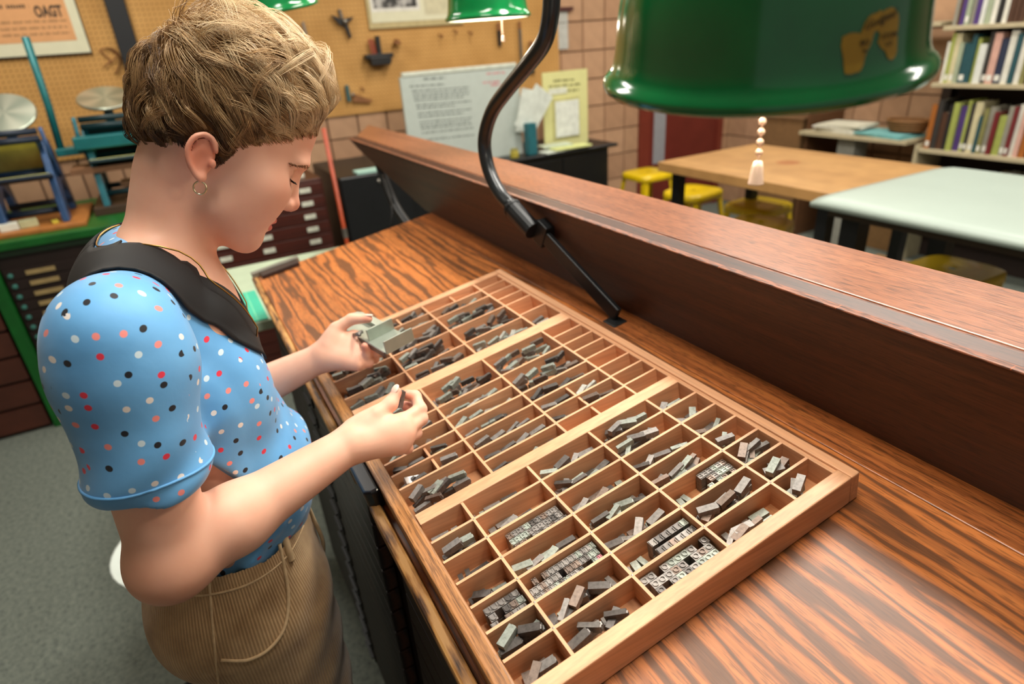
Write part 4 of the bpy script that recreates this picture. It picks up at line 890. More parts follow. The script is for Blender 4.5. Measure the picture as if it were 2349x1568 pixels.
# side shelf with papers and basket, left of the bookcase
sh = thing('side_shelf', (-1.6, 3.72, 0), 'low wall shelf with papers and a basket left of the bookcase', 'shelf')
MB().bb(-2.02, -1.23, 3.52, 3.98, .775, .80).build('board', SHELF, sh, bevel=.002)
MB().bb(-1.85, -1.23, 3.62, 3.98, 1.44, 1.462).build('upper_board', SHELF, sh, bevel=.002)
MB().bb(-1.75, -1.62, 3.60, 3.74, 0, .775).build('support', plain('pale_post', '8d8d84', .6), sh); MB().bb(-2.02, -2.0, 3.6, 3.98, 0, 1.6).build('side_panel', plain('brown_panel', '5a3a20', .6), sh); MB().bb(-1.29, -1.25, 3.9, 3.98, 0, 2.0).build('upright', plain('dark_upright', '2c1d14', .6), sh)
for k, (x0, x1, y0, c, lab) in enumerate(((-1.95, -1.60, 3.55, 'c9c6b2', 'messy pile of cream papers on the low shelf'), (-1.62, -1.25, 3.54, '6fa9a8', 'pale teal folder at the edge of the low shelf'))):
    r = thing('paper_pile' if k == 0 else 'folder', ((x0+x1)/2, y0+.1, .80), lab, 'paper')
    for q in range(5 if k == 0 else 2):
        MB().box(((x0+x1)/2+random.uniform(-.02, .02), y0+.13, .806+q*.011), (x1-x0-.04*(q % 3), .24, .009), rotz(random.uniform(-.2, .2))).build('sheet', plain(f'sheetc{k}{q}', c if q % 2 == 0 or k else 'dedccf', .8), r)
bs_ = thing('basket', (-1.36, 3.72, .832), 'shallow brown basket on the low shelf', 'basket')
m = MB(); 
for q in range(5): m.tube([(-1.36+(.105+.006*q)*math.cos(a), 3.72+(.075+.005*q)*math.sin(a), .838+q*.0145) for a in np.linspace(0, 2*math.pi, 28, endpoint=False)], .008, 6, closed=True)
m.build('woven_wall', plain('wicker', '7a5228', .7, 0, .2, 60), bs_, smooth=True); MB().lathe([(.0, 0), (.1, 0)], 20, Matrix.Translation((-1.36, 3.72, .834))@Matrix.Diagonal((1, .75, 1, 1))).build('base', plain('wicker_base', '6b4622', .7), bs_)
for k, (x, z, w, h, c) in enumerate(((-1.51, 0, .38, .42, '7a5a34'), (-1.78, 0, .22, .5, '4a3020'))):
    r = thing('storage_box', (x, 3.8, z), ('tan' if k == 0 else 'dark brown')+' box on the floor under the low shelf', 'box'); MB().bb(x-w/2, x+w/2, 3.76, 3.98, z, z+h).build('body', plain('stb'+c, c, .7), r); MB().bb(x-w/2-.004, x+w/2+.004, 3.756, 3.984, z+h, z+h+.03).build('lid', plain('stl'+c, c, .6), r)
r = thing('tall_box', (-2.25, 3.75, 0), 'tall brown cardboard box left of the low shelf', 'box'); MB().bb(-2.45, -2.06, 3.6, 3.9, 0, .86).build('body', plain('tallbox', '7b5a36', .8), r); MB().bb(-2.46, -2.05, 3.59, 3.91, .86, .875).build('lid', plain('tallboxlid', '6b4d2d', .8), r)
# white shell chair behind the elbow
CX, CY, CZ = -.325, -.778, .47
ch_ = thing('shell_chair', (CX, CY, 0), 'white plastic shell stool behind the elbow', 'stool')
m = MB(); n = 36; ring = []
for k, (rr_, z) in enumerate(((.0, -.05), (.08, -.048), (.125, -.035), (.150, -.01), (.157, .01), (.150, .008), (.12, -.02), (.08, -.033), (.0, -.035))):
    ring += [(CX+(rr_+.0005)*math.cos(2*math.pi*i/n), CY+(rr_+.0005)*math.sin(2*math.pi*i/n), CZ+z) for i in range(n)]
m.add(ring, [(i*n+j, i*n+(j+1) % n, (i+1)*n+(j+1) % n, (i+1)*n+j) for i in range(8) for j in range(n)]).build('seat', plain('white_plastic', 'cfd8d2', .4, 0, .03), ch_, smooth=True)
MB().tube([(CX, CY, CZ-.05), (CX, CY, .05)], .022, 12).build('column', STEEL, ch_, smooth=True)
for q in range(5): a_ = q*2*math.pi/5; MB().tube([(CX, CY, .06), (CX+.2*math.cos(a_), CY+.2*math.sin(a_), .02)], .014, 8).build('foot', BLK, ch_, smooth=True)
# ================================================================== person: implicit surfaces meshed on a sparse grid
def E_(c, r, k=.01, op='u', R=None): return ('e', np.array(c, float), np.array(r, float), R, k, op)
def C_(a, b, ra, rb, k=.01, op='u'): return ('c', np.array(a, float), np.array(b, float), ra, rb, k, op)
def pd(pr, P):
    if pr[0] == 'e':
        q = P-pr[1]
        if pr[3] is not None: q = q@pr[3]
        k0 = np.sqrt(((q/pr[2])**2).sum(1)); k1 = np.sqrt(((q/(pr[2]**2))**2).sum(1))+1e-9
        return k0*(k0-1)/k1
    a, b = pr[1], pr[2]; ab = b-a; t = np.clip((P-a)@ab/(ab@ab+1e-12), 0, 1)
    return np.linalg.norm(P-a-t[:, None]*ab, axis=1)-(pr[3]+(pr[4]-pr[3])*t)
def sdf(prims, P, sel=None):
    d = np.full(len(P), 9.0)
    for i, pr in enumerate(prims):
        if sel is not None and not sel[i]: continue
        di = pd(pr, P); k, op = pr[-2], pr[-1]
        if op == 'u':
            h = np.maximum(k-np.abs(d-di), 0)/k; d = np.minimum(d, di)-h*h*k*.25
        else:
            h = np.maximum(k-np.abs(d+di), 0)/k; d = np.maximum(d, -di)+h*h*k*.25
    return d
def implicit(prims, res, disp=None, n=16):
    lo = np.full(3, 9.0); hi = -lo
    for pr in prims:
        if pr[-1] != 'u': continue
        if pr[0] == 'e': r = max(pr[2]); c0 = c1 = pr[1]
        else: r = max(pr[3], pr[4]); c0, c1 = pr[1], pr[2]
        lo = np.minimum(lo, np.minimum(c0, c1)-r); hi = np.maximum(hi, np.maximum(c0, c1)+r)
    lo -= .012; hi += .012; nb = np.ceil((hi-lo)/(res*n)).astype(int)
    bi = np.stack(np.meshgrid(*[np.arange(k) for k in nb], indexing='ij'), -1).reshape(-1, 3)
    cen = lo+(bi+.5)*n*res; Rb = n*res*.5*1.7321
    D = np.stack([pd(pr, cen) for pr in prims]); U = np.array([pr[-1] == 'u' for pr in prims])
    dm = sdf(prims, cen); act = np.abs(dm) < Rb*1.25+.012
    dims = nb*n+4
    g = np.stack(np.meshgrid(*[np.arange(n+1)]*3, indexing='ij'), -1).reshape(-1, 3)
    ids = []; pos = []; quads = []
    cid = lambda c: (c[:, 0]*dims[1]+c[:, 1])*dims[2]+c[:, 2]
    off8 = np.array([[i, j, k] for i in (0, 1) for j in (0, 1) for k in (0, 1)])
    for b in np.where(act)[0]:
        dmin = D[U, b].min(); sel = np.where(U, D[:, b] < dmin+2*Rb+.03, np.abs(D[:, b]) < Rb*1.3+.03)
        G = g+bi[b]*n; P = lo+G*res; f = sdf(prims, P, sel)
        if disp is not None: f = f+disp(P)
        if f.min() > 0 or f.max() < 0: continue
        f3 = f.reshape(n+1, n+1, n+1); ins = f3 < 0
        S = np.zeros((n, n, n), int)
        for o in off8: S += ins[o[0]:o[0]+n, o[1]:o[1]+n, o[2]:o[2]+n]
        cc = np.argwhere((S > 0) & (S < 8))
        if len(cc):
            acc = np.zeros((len(cc), 3)); cnt = np.zeros(len(cc))
            for a in range(8):
                for c in range(a+1, 8):
                    if np.abs(off8[a]-off8[c]).sum() != 1: continue
                    A = cc+off8[a]; B = cc+off8[c]; fa = f3[A[:, 0], A[:, 1], A[:, 2]]; fb = f3[B[:, 0], B[:, 1], B[:, 2]]
                    m = (fa < 0) != (fb < 0); t = np.where(m, fa/(fa-fb+1e-15), 0)[:, None]
                    acc += np.where(m[:, None], A+(B-A)*t, 0); cnt += m
            ids.append(cid(cc+bi[b]*n+1)); pos.append(lo+(acc/cnt[:, None]+bi[b]*n)*res)
        for ax in range(3):
            sl = [slice(0, n)]*3; s2 = list(sl); s2[ax] = slice(1, n+1)
            a = ins[tuple(sl)]; c = ins[tuple(s2)]; e = np.argwhere(a != c)
            if not len(e): continue
            fl = a[e[:, 0], e[:, 1], e[:, 2]]; u, v = (ax+1) % 3, (ax+2) % 3; base = e+bi[b]*n+1
            ou = np.zeros(3, int); ou[u] = 1; ov = np.zeros(3, int); ov[v] = 1
            q = np.stack([cid(base-ou-ov), cid(base-ov), cid(base), cid(base-ou)], 1)
            q[~fl] = q[~fl][:, ::-1]; quads.append(q)
    ids = np.concatenate(ids); pos = np.concatenate(pos); quads = np.concatenate(quads)
    o = np.argsort(ids); ids = ids[o]; pos = pos[o]; k = np.clip(np.searchsorted(ids, quads), 0, len(ids)-1)
    ok = (ids[k] == quads).all(1); return pos, k[ok]
def np_mesh(name, V, F):
    me = bpy.data.meshes.new(name); nf, w = F.shape
    me.vertices.add(len(V)); me.vertices.foreach_set('co', V.astype(np.float32).ravel())
    me.loops.add(nf*w); me.loops.foreach_set('vertex_index', F.astype(np.int32).ravel())
    me.polygons.add(nf); me.polygons.foreach_set('loop_start', np.arange(0, nf*w, w, dtype=np.int32)); me.polygons.foreach_set('loop_total', np.full(nf, w, dtype=np.int32))
    me.polygons.foreach_set('use_smooth', [True]*nf); me.update(calc_edges=True); return me
def relax(V, F, it=2):
    for _ in range(it):
        acc = np.zeros_like(V); cnt = np.zeros(len(V))
        for a in range(4):
            b = (a+1) % 4
            np.add.at(acc, F[:, a], V[F[:, b]]); np.add.at(cnt, F[:, a], 1); np.add.at(acc, F[:, b], V[F[:, a]]); np.add.at(cnt, F[:, b], 1)
        V = .5*V+.5*acc/np.maximum(cnt, 1)[:, None]
    return V
XS = .31
TR = np.array([XS, -.5099, 1.4331]); th = math.radians(28)
HF = np.array([0, math.cos(th), -math.sin(th)]); HU = np.array([0, math.sin(th), math.cos(th)]); HR = np.column_stack([EX, HF, HU])
def H(x, f, u): return TR+EX*x*.001+HF*f*.001+HU*u*.001
def HE(c, r, k=8, op='u', R=None): return E_(H(*c), np.array(r)*.001, k*.001, op, HR if R is None else HR@R)
def HC(a, b, ra, rb, k=8, op='u'): return C_(H(*a), H(*b), ra*.001, rb*.001, k*.001, op)
RH = {'wrist': (.4577, -.4545, 1.1005),
 'thumb': [(0.4447, -0.4375, 1.1103), (0.4456, -0.4095, 1.1231), (0.4407, -0.3886, 1.1286), (0.433, -0.3762, 1.138)],
 'index': [(0.4582, -0.3825, 1.1093), (0.4447, -0.3523, 1.1095), (0.4254, -0.3503, 1.1192), (0.4252, -0.361, 1.1255)],
 'middle': [(0.4679, -0.3813, 1.1018), (0.4522, -0.3554, 1.0999), (0.4249, -0.353, 1.0994), (0.4193, -0.3642, 1.106)],
 'ring': [(0.4719, -0.3865, 1.0921), (0.4576, -0.3674, 1.0857), (0.4328, -0.3655, 1.0848), (0.427, -0.3786, 1.09)],
 'little': [(0.472, -0.3954, 1.0837), (0.4653, -0.3835, 1.0728), (0.4442, -0.3842, 1.0695), (0.441, -0.3945, 1.0772)]}
LH = {'wrist': (.1717, -.426, 1.0901),
 'thumb': [(0.1709, -0.4079, 1.1083), (0.1601, -0.3876, 1.1284), (0.1628, -0.3608, 1.1393), (0.1816, -0.3373, 1.1404)],
 'index': [(0.1724, -0.3641, 1.112), (0.161, -0.3181, 1.0958), (0.1769, -0.3066, 1.0888), (0.1942, -0.3085, 1.0897)],
 'middle': [(0.1896, -0.3665, 1.1011), (0.183, -0.3277, 1.081), (0.1925, -0.3162, 1.0856), (0.2045, -0.327, 1.0993)],
 'ring': [(0.2034, -0.3693, 1.0917), (0.2013, -0.3446, 1.0775), (0.2126, -0.3425, 1.0929), (0.2177, -0.3477, 1.1061)],
 'little': [(0.2169, -0.3748, 1.0825), (0.215, -0.3574, 1.0793), (0.2176, -0.3581, 1.0966), (0.2218, -0.3606, 1.114)]}
FR = {'index': (.0095, .0083, .0075, .0066), 'middle': (.0096, .0084, .0076, .0067), 'ring': (.0092, .008, .0073, .0064), 'little': (.0085, .0072, .0064, .0057), 'thumb': (.0125, .0105, .0095, .0078)}
def hand(h):
    pr = []; w = np.array(h['wrist'])
    for k, f in (('index', .55), ('middle', .5), ('ring', .5), ('little', .5)):
        m = np.array(h[k][0]); c = w+(m-w)*.12
        pr.append(C_(c, m, .0165, .0118 if k != 'little' else .0108, .012))
    t = [np.array(p) for p in h['thumb']]; mi = np.array(h['index'][0])
    pr.append(C_(w+(t[0]-w)*.3, t[0], .016, .0145, .014)); pr.append(C_(t[0], t[1], .0145, .0112, .008)); pr.append(C_((t[0]+t[1])/2, w+(mi-w)*.7, .010, .011, .014))
    pr.append(C_(t[1], t[2], .0108, .0092, .004)); pr.append(C_(t[2], t[3], .0096, .0070, .004))
    for k in ('index', 'middle', 'ring', 'little'):
        r = FR[k]; p = [np.array(q) for q in h[k]]
        for i in range(3): pr.append(C_(p[i], p[i+1], r[i], r[i+1], .0035))
        pr.append(E_(p[1], (r[1]*1.08,)*3, .003))
    return pr
def elbow_arm(sh, el, wr, mid, rs):
    sh, el, wr = map(np.array, (sh, el, wr)); m = el+(wr-el)*.32
    return [C_(sh, el, rs[0], rs[1], .03), E_(el+(el-wr)*.02, (rs[1]*1.02,)*3, .02), C_(el, m, rs[1]*.98, rs[2], .02), C_(m, wr, rs[2], rs[3], .02)]
SHR = np.array([.482, -.640, 1.312]); ELR = np.array([.508, -.660, 1.070]); SHL = np.array([.148, -.605, 1.268]); ELL = np.array([.150, -.630, 1.035])
body = [HE((0, 9, 62), (70, 92, 80), 10), HE((0, 34, 4), (61, 57, 50), 22), HE((0, 34, -32), (46, 42, 54), 18)]
for s in (-1, 1):
    body += [HC((s*37, 8, -44), (s*13, 54, -75), 14, 13, 28), HE((s*39, 57, -4), (19, 19, 19), 26), HE((s*34, 40, -28), (22, 32, 32), 26)]
body += [HE((0, -24, 6), (52, 47, 44), 22), HE((0, 57, -77), (17, 12.5, 14), 10), HE((0, 82, 32), (46, 18, 11), 14)]
for s in (-1, 1): body.append(HE((s*34, 94, 13), (18, 18, 10), 12, 's'))
body += [HC((0, 88, 22), (0, 95.5, -18), 6.2, 8.2, 8), HE((0, 96.5, -20), (9.2, 9.0, 9.2), 5)]
for s in (-1, 1): body += [HE((s*10.5, 87.5, -22), (6.6, 9.5, 7.2), 5), HE((s*33, 68.0, 12), (13.5, 12.5, 12.8), 3), HE((s*33, 72.5, 17.5), (14, 8.5, 4), 4)]
body += [HE((0, 90, -27), (4.5, 9, 4.5), 4), HE((0, 62.5, -42), (26, 17.5, 18), 8), HE((0, 76.5, -46.0), (18, 8.6, 4.8), 3), HE((0, 73.8, -56.0), (16, 8.2, 5.4), 3), HE((0, 86, -51.0), (26, 13, .7), 1.6, 's')]
for s in (-1, 1): body.append(HE((s*5.0, 92, -31.5), (3.0, 5, 3.2), 2, 's'))
# ears
for s in (-1, 1):
    Re = np.array(rotz(s*.32))
    body += [HE((s*68, -17, 6), (5.0, 13.5, 21), 5, 'u', Re)]
    pts = [(-3, 18), (-8, 29), (-19, 34), (-30, 27), (-34, 12), (-29, -4), (-20, -15), (-13, -20)]
    pts = spline([(s*(71.0-.16*(f+3)), f, u) for f, u in [(-16+.84*(f+15), 5+.84*(u-5)) for f, u in pts]], 26)
    for a, b in zip(pts[:-1], pts[1:]): body.append(HC(a, b, 2.7, 2.7, 2.0))
    body += [HE((s*70, -13, -14), (3.8, 5.5, 6.0), 4), HE((s*76.5, -16, 4), (5.5, 7.5, 10.5), 3, 's', Re), HE((s*72.5, -6, 3), (3.2, 3.6, 5.5), 3)]
body += [C_((XS, -.552, 1.418), (XS, -.598, 1.298), .0435, .049, .02), E_((XS, -.60, 1.20), (.135, .082, .15), .03), E_((XS, -.578, 1.275), (.085, .045, .05), .03)]
for s in (-1, 1):
    body += [C_((XS+s*.03, -.605, 1.335), (XS+s*.15, -.632+.022*(s < 0), 1.318-.04*(s < 0)), .034, .036, .03)]
body += elbow_arm(SHR, ELR, RH['wrist'], None, (.045, .0375, .0365, .0235))+hand(RH)
body += elbow_arm(SHL, ELL, LH['wrist'], None, (.045, .0375, .0355, .0235))+hand(LH)
body += [E_((.31, -.61, 1.02), (.13, .085, .22), .04)]
for s in (-1, 1): body += [C_((XS+s*.085, -.60, .88), (XS+s*.09, -.585, .50), .080, .055, .03), C_((XS+s*.09, -.585, .50), (XS+s*.09, -.60, .10), .052, .038, .02)]
bV, bF = implicit(body, .0019)
bV = relax(bV, bF, 3)
def skin_mat():
    t = NT('skin', .48, 0, .35); v = t.coord()
    t.b.inputs['Subsurface Weight'].default_value = .12; t.b.inputs['Subsurface Radius'].default_value = (.008, .003, .0015); t.b.inputs['Subsurface Scale'].default_value = 1.0
    a = t.noise(v, 30, 4); c = t.ramp(a, [(.3, lin('e6ae94')), (.55, lin('e9b59b')), (.8, lin('ebb9a1'))])
    def spot(c, p, r0, r1, colr, amt):
        d = t.n('ShaderNodeVectorMath', operation='DISTANCE', i_0=v, i_1=tuple(p)).outputs['Value']
        return t.mix(t.ramp(d, [(r0, (amt,)*3+(1,)), (r1, (0, 0, 0, 1))]), c, lin(colr))
    for s in (-1, 1):
        c = spot(c, H(s*46, 62, -14), .012, .042, 'd67f66', .22); c = spot(c, H(s*74, -20, 8), .010, .034, 'd57b5e', .75)
    c = spot(c, H(0, 101, -22), .004, .022, 'd8826a', .6); c = spot(c, H(0, 98, 60), .01, .06, 'd98f74', .45)
    for k in ('index', 'middle', 'ring', 'little', 'thumb'):
        for h in (RH, LH):
            c = spot(c, h[k][3], .004, .014, 'd9826c', .7)
            if k != 'thumb': c = spot(c, h[k][1], .002, .012, 'd9826c', .45)
    c = spot(c, ELR+np.array([.02, -.02, -.02]), .02, .09, 'cf8a68', .6)  # elbow redness, with warm bounced light put into the colour
    # lips
    sp = t.n('ShaderNodeVectorMath', operation='SUBTRACT', i_0=v, i_1=tuple(H(0, 77, -51))).outputs[0]
    dF = t.n('ShaderNodeVectorMath', operation='DOT_PRODUCT', i_0=sp, i_1=tuple(HF)).outputs['Value']; dU = t.n('ShaderNodeVectorMath', operation='DOT_PRODUCT', i_0=sp, i_1=tuple(HU)).outputs['Value']; dX = t.n('ShaderNodeVectorMath', operation='DOT_PRODUCT', i_0=sp, i_1=(1, 0, 0)).outputs['Value']
    q = t.math('ADD', t.math('POWER', t.math('DIVIDE', dX, .021), 2.0), t.math('ADD', t.math('POWER', t.math('DIVIDE', dU, .0108), 2.0), t.math('POWER', t.math('DIVIDE', dF, .022), 2.0)))
    c = t.mix(t.ramp(q, [(.85, (.9, .9, .9, 1)), (1.2, (0, 0, 0, 1))]), c, lin('cc6660'))
    t.col(c).bump(t.noise(v, 900, 2), .05, .0004); return t.mat
SKIN = skin_mat()
person = thing('person', (.31, -.60, 0), 'person in dotted blue blouse and tan corduroys picking type from the case', 'person')
bm = np_mesh('body', bV, bF); bm.materials.append(SKIN); place(bm, 'body', person)

# ---- clothes
BL = [E_((XS, -.618, 1.205), (.150, .092, .165), .03), E_((XS, -.602, 1.04), (.152, .104, .17), .05), E_((XS, -.575, 1.025), (.128, .088, .085), .04)]
for s in (-1, 1):
    BL += [E_((XS+s*.068, -.572, 1.180), (.062, .052, .065), .04), C_((XS+s*.045, -.612, 1.325), (XS+s*.150, -.635+.024*(s < 0), 1.318-.042*(s < 0)), .032, .042, .04)]
    sh, el = (SHR, ELR) if s > 0 else (SHL, ELL); b = sh+(el-sh)*.545; a = sh+np.array([-s*.006, 0, -.004])
    BL += [C_(a, b, .0585, .0565, .022), E_(a+np.array([s*.004, 0, -.03]), (.056, .062, .055), .02)]
for s in (-1, 1):
    sh, el = (SHR, ELR) if s > 0 else (SHL, ELL); b = sh+(el-sh)*.545; ax = nrm(el-sh)
    BL += [E_(b+ax*.062, (.10, .10, .10), .003, 's')] if False else [C_(b+ax*.115, b+ax*.145, .105, .105, .003, 's')]
BL += [C_((XS, -.552, 1.418), (XS, -.590, 1.300), .043, .050, .004, 's'), E_((XS, -.558, 1.318), (.046, .036, .050), .004, 's'), C_((XS-.3, -.6, .84), (XS+.3, -.6, .84), .075, .075, .01, 's')]
def folds(P):
    x, y, z = P[:, 0]-XS, P[:, 1], P[:, 2]
    low = np.clip((1.19-z)/.12, 0, 1); sl = np.clip((np.abs(x)-.135)/.03, 0, 1)
    f = .0030*low*(1-sl)*np.sin(55*(y+.35*z)+9*np.sin(9*z)+14*x)*np.clip((y+.66)/.06, 0, 1)
    f += .0022*(1-sl)*np.sin(70*z+28*y+6*np.sin(20*y))*np.clip((1.14-z)/.05, 0, 1)
    f += .0026*sl*np.sin(60*(z-.9*y)+4*np.sin(22*z))*np.clip((1.30-z)/.08, 0, 1)
    f += .0030*np.exp(-((np.abs(x)-.128)/.010)**2)*np.clip((1.30-z)/.05, 0, 1)
    return f
cV, cF = implicit(BL, .0026, folds); cV = relax(cV, cF, 2)
def blouse_mat():
    t = NT('dotted_blouse', .55, 0, .3); uv = t.n('ShaderNodeTexCoord').outputs['UV']
    w = t.n('ShaderNodeTexVoronoi', voronoi_dimensions='2D', feature='F1', i_Vector=uv, i_Scale=49.0, i_Randomness=.62)
    m = t.ramp(w.outputs['Distance'], [(.135, (1, 1, 1, 1)), (.155, (0, 0, 0, 1))])
    g = t.n('ShaderNodeSeparateColor', i_Color=w.outputs['Color']).outputs[0]
    dc = t.ramp(g, [(0, lin('16181f')), (.20, lin('d9344a')), (.46, lin('e98a84')), (.66, lin('e4dcd6')), (.84, lin('c9dce6'))], 'CONSTANT')
    v = t.coord(); bc = t.ramp(t.noise(v, 16, 3), [(.3, lin('5b9bd0')), (.7, lin('69a9dc'))])
    t.col(t.mix(m, bc, dc)); t.b.inputs['Sheen Weight'].default_value = .15
    t.bump(t.noise(v, 60, 4), .12, .003); return t.mat
def add_uv(me, V, fn):
    uv = me.uv_layers.new(name='uv'); U = fn(V); li = np.empty(len(me.loops), int); me.loops.foreach_get('vertex_index', li)
    uv.data.foreach_set('uv', U[li].astype(np.float32).ravel())
def box_uv(me, V, F):
    uv = me.uv_layers.new(name='uv'); n_ = np.abs(np.cross(V[F[:, 2]]-V[F[:, 0]], V[F[:, 3]]-V[F[:, 1]])); n_[:, 0] *= 1.35; ax = np.argmax(n_, 1)
    P = V[F]; U = np.empty((len(F), 4, 2))
    for k, (i, j, o) in enumerate(((1, 2, 0.0), (0, 2, 3.3), (0, 1, 6.7))): m_ = ax == k; U[m_] = np.stack([P[m_][:, :, i]+o, P[m_][:, :, j]], -1)
    uv.data.foreach_set('uv', U.astype(np.float32).ravel())
me = np_mesh('blouse', cV, cF); box_uv(me, cV, cF); me.materials.append(blouse_mat()); blouse = place(me, 'blouse', person, label='light blue blouse with red, pink, white and black dots')
# sleeve hem
BLUE = plain('blue_seam', '5b9bd0', .6, 0, .05)
def surf(prims, o, d, t0, t1, n=120, disp=None):
    ts = np.linspace(t0, t1, n); P = o+ts[:, None]*d; f = sdf(prims, P)
    if disp is not None: f = f+disp(P)
    i = int(np.argmax(f > 0)); return P[i]
for s in (1, -1):
    sh, el = (SHR, ELR) if s > 0 else (SHL, ELL); b = sh+(el-sh)*.545; ax = nrm(el-sh); u = nrm(np.cross(ax, (0, 1, 0))); w_ = np.cross(ax, u)
    MB().tube([surf(BL, b+ax*.001, u*math.cos(a)+w_*math.sin(a), .03, .075, 120, folds) for a in np.linspace(0, 2*math.pi, 60, endpoint=False)], .0016, 6, closed=True).build('sleeve_hem', BLUE, blouse, smooth=True)
TRO = [E_((XS, -.622, .885), (.165, .112, .11), .03), E_((XS, -.612, .955), (.146, .100, .09), .04)]
for s in (-1, 1): TRO += [E_((XS+s*.072, -.665, .865), (.085, .075, .09), .04), C_((XS+s*.085, -.602, .85), (XS+s*.09, -.595, .48), .094, .072, .03), C_((XS+s*.09, -.595, .48), (XS+s*.09, -.61, .09), .072, .068, .02)]
TRO += [C_((XS-.25, -.61, 1.055), (XS+.25, -.61, 1.055), .0, .0, .001, 's')]
def tfold(P):
    x, y, z = P[:, 0]-XS, P[:, 1], P[:, 2]
    f = .0022*np.sin(70*(z-.55*y)+3*np.sin(18*y))*np.clip((y+.60)/.05, 0, 1)*np.clip((.93-z)/.05, 0, 1)
    return np.maximum(f, -9)+0*x
tV, tF = implicit(TRO, .0032, tfold); keep = tV[:, 2] < .978-.12*np.clip(tV[:, 1]+.62, 0, 1)
kf = keep[tF].all(1); tF = tF[kf]; tV = relax(tV, tF, 2)
def cord_mat():
    t = NT('tan_corduroy', .85, 0, .15); uv = t.n('ShaderNodeTexCoord').outputs['UV']; s = t.n('ShaderNodeSeparateXYZ', i_0=uv)
    w = t.math('SINE', t.math('MULTIPLY', s.outputs[0], 6.2832*285)); h = t.math('ADD', t.math('MULTIPLY', w, .5), .5)
    v = t.coord(); a = t.noise(v, 22, 5, .6)
    c = t.ramp(a, [(.3, lin('9c7b56')), (.6, lin('b8976e')), (.8, lin('c4a57c'))]); c = t.mix(.45, c, t.ramp(h, [(0, (.55, .5, .45, 1)), (.6, (1.05, 1.05, 1.05, 1))]), 'MULTIPLY')
    t.col(c).bump(h, .7, .0012); t.b.inputs['Sheen Weight'].default_value = .25; return t.mat
CORD = cord_mat()
me = np_mesh('trousers', tV, tF)
add_uv(me, tV, lambda V: np.stack([np.arctan2(V[:, 0]-XS, -(V[:, 1]+.615))*.15, V[:, 2]], 1)); me.materials.append(CORD); trs = place(me, 'trousers', person, label='tan corduroy trousers')
SEAM = plain('cord_seam', 'c2a57e', .8, 0, .15, 120)
def on_tro(a, z, off=.0015):   # march outwards onto the trouser surface at height z, direction angle a
    d = np.array([math.cos(a), math.sin(a), 0]); o = np.array([XS, -.615, z]); ts = np.linspace(.05, .26, 90); P = o+ts[:, None]*d
    f = sdf(TRO, P)+tfold(P); i = int(np.argmax(f > 0)); return P[i]+d*off
def rim(pts, name, r=.0028, mat=None): MB().tube(spline(pts, 40), r, 7).build(name, mat or SEAM, trs, smooth=True)
D_ = math.radians
def side(y, z, off=.0015):   # onto the right hip along -x
    ts = np.linspace(.22, .05, 120); P = np.stack([XS+ts, np.full(120, y), np.full(120, z)], 1); f = sdf(TRO, P)+tfold(P); return P[int(np.argmax(f < 0))]+np.array([off, 0, 0])
rim([side(y, z) for y, z in ((-.560, .975), (-.563, .945), (-.568, .915), (-.582, .888), (-.605, .872), (-.632, .868), (-.660, .878))], 'pocket_welt', .0024)
rim([side(y, z, .0006) for y, z in ((-.645, .975), (-.655, .93), (-.663, .89), (-.672, .84), (-.678, .79), (-.680, .72))], 'side_seam', .0018)
rim([side(y, z, .0006) for y, z in ((-.690, .955), (-.645, .958), (-.60, .956), (-.555, .954), (-.525, .955))], 'waistband_seam', .0016)
rim([side(-.552, z, .002) for z in (.985, .965, .945)], 'belt_loop', .005)
rim([on_tro(D_(70), z, .002) for z in (.97, .93, .88, .83)], 'fly_seam', .003)
SHOE = plain('dark_shoe', '2a2522', .5)
for s in (-1, 1):
    sv, sf = implicit([E_((XS+s*.09, -.56, .045), (.045, .13, .045), .02), E_((XS+s*.09, -.62, .06), (.04, .05, .06), .03)], .006)
    sv[:, 2] = np.maximum(sv[:, 2], .001); mm = np_mesh('shoe', sv, sf); mm.materials.append(SHOE); place(mm, 'shoe', person)

# ---- flat black collar lying round the neck
def hug(P, off, it=14, extra=None, pull=True):
    P = np.array(P, float)
    def d_(Q): return np.minimum(sdf(BL, Q)+folds(Q), sdf(body, Q))
    for _ in range(it):
        d0 = d_(P); g = np.stack([(d_(P+e)-d_(P-e))/.002 for e in np.eye(3)*.001], 1); g /= np.linalg.norm(g, axis=1)[:, None]+1e-6
        e = off-d0
        if not pull: e = np.maximum(e, 0)
        P = P+g*np.clip(e, -.012, .012)[:, None]*.7
    return P
def collar():
    In = [(0, -.650, 1.362), (.028, -.645, 1.360), (.050, -.624, 1.350), (.058, -.595, 1.330), (.052, -.565, 1.303), (.034, -.540, 1.270), (.010, -.525, 1.245)]
    Ou = [(0, -.725, 1.310), (.066, -.720, 1.330), (.116, -.682, 1.358), (.128, -.612, 1.345), (.114, -.552, 1.285), (.084, -.514, 1.232), (.028, -.502, 1.190)]
    I2, O2 = spline(In, 48), spline(Ou, 48); m = MB(); nw = 12
    for s in (1, -1):
        V = np.array([a+(b-a)*j/(nw-1) for a, b in zip(I2, O2) for j in range(nw)]); V[:, 0] = XS+s*V[:, 0]
        T_ = np.tile(np.linspace(0, 1, nw), 48); Q = hug(V, .0030+.0028*np.sin(np.pi*np.clip(T_*1.1, 0, 1)))
        F = [(i*nw+j, (i+1)*nw+j, (i+1)*nw+j+1, i*nw+j+1) for i in range(47) for j in range(nw-1)]
        if s < 0: F = [f[::-1] for f in F]
        m.add(Q, F)
    o = m.build('collar', plain('black_satin_collar', '0c0c0e', .72, 0, .15), person, smooth=True, label='flat black collar')
    so = o.modifiers.new('thick', 'SOLIDIFY'); so.thickness = .0022; so.offset = 0
collar()
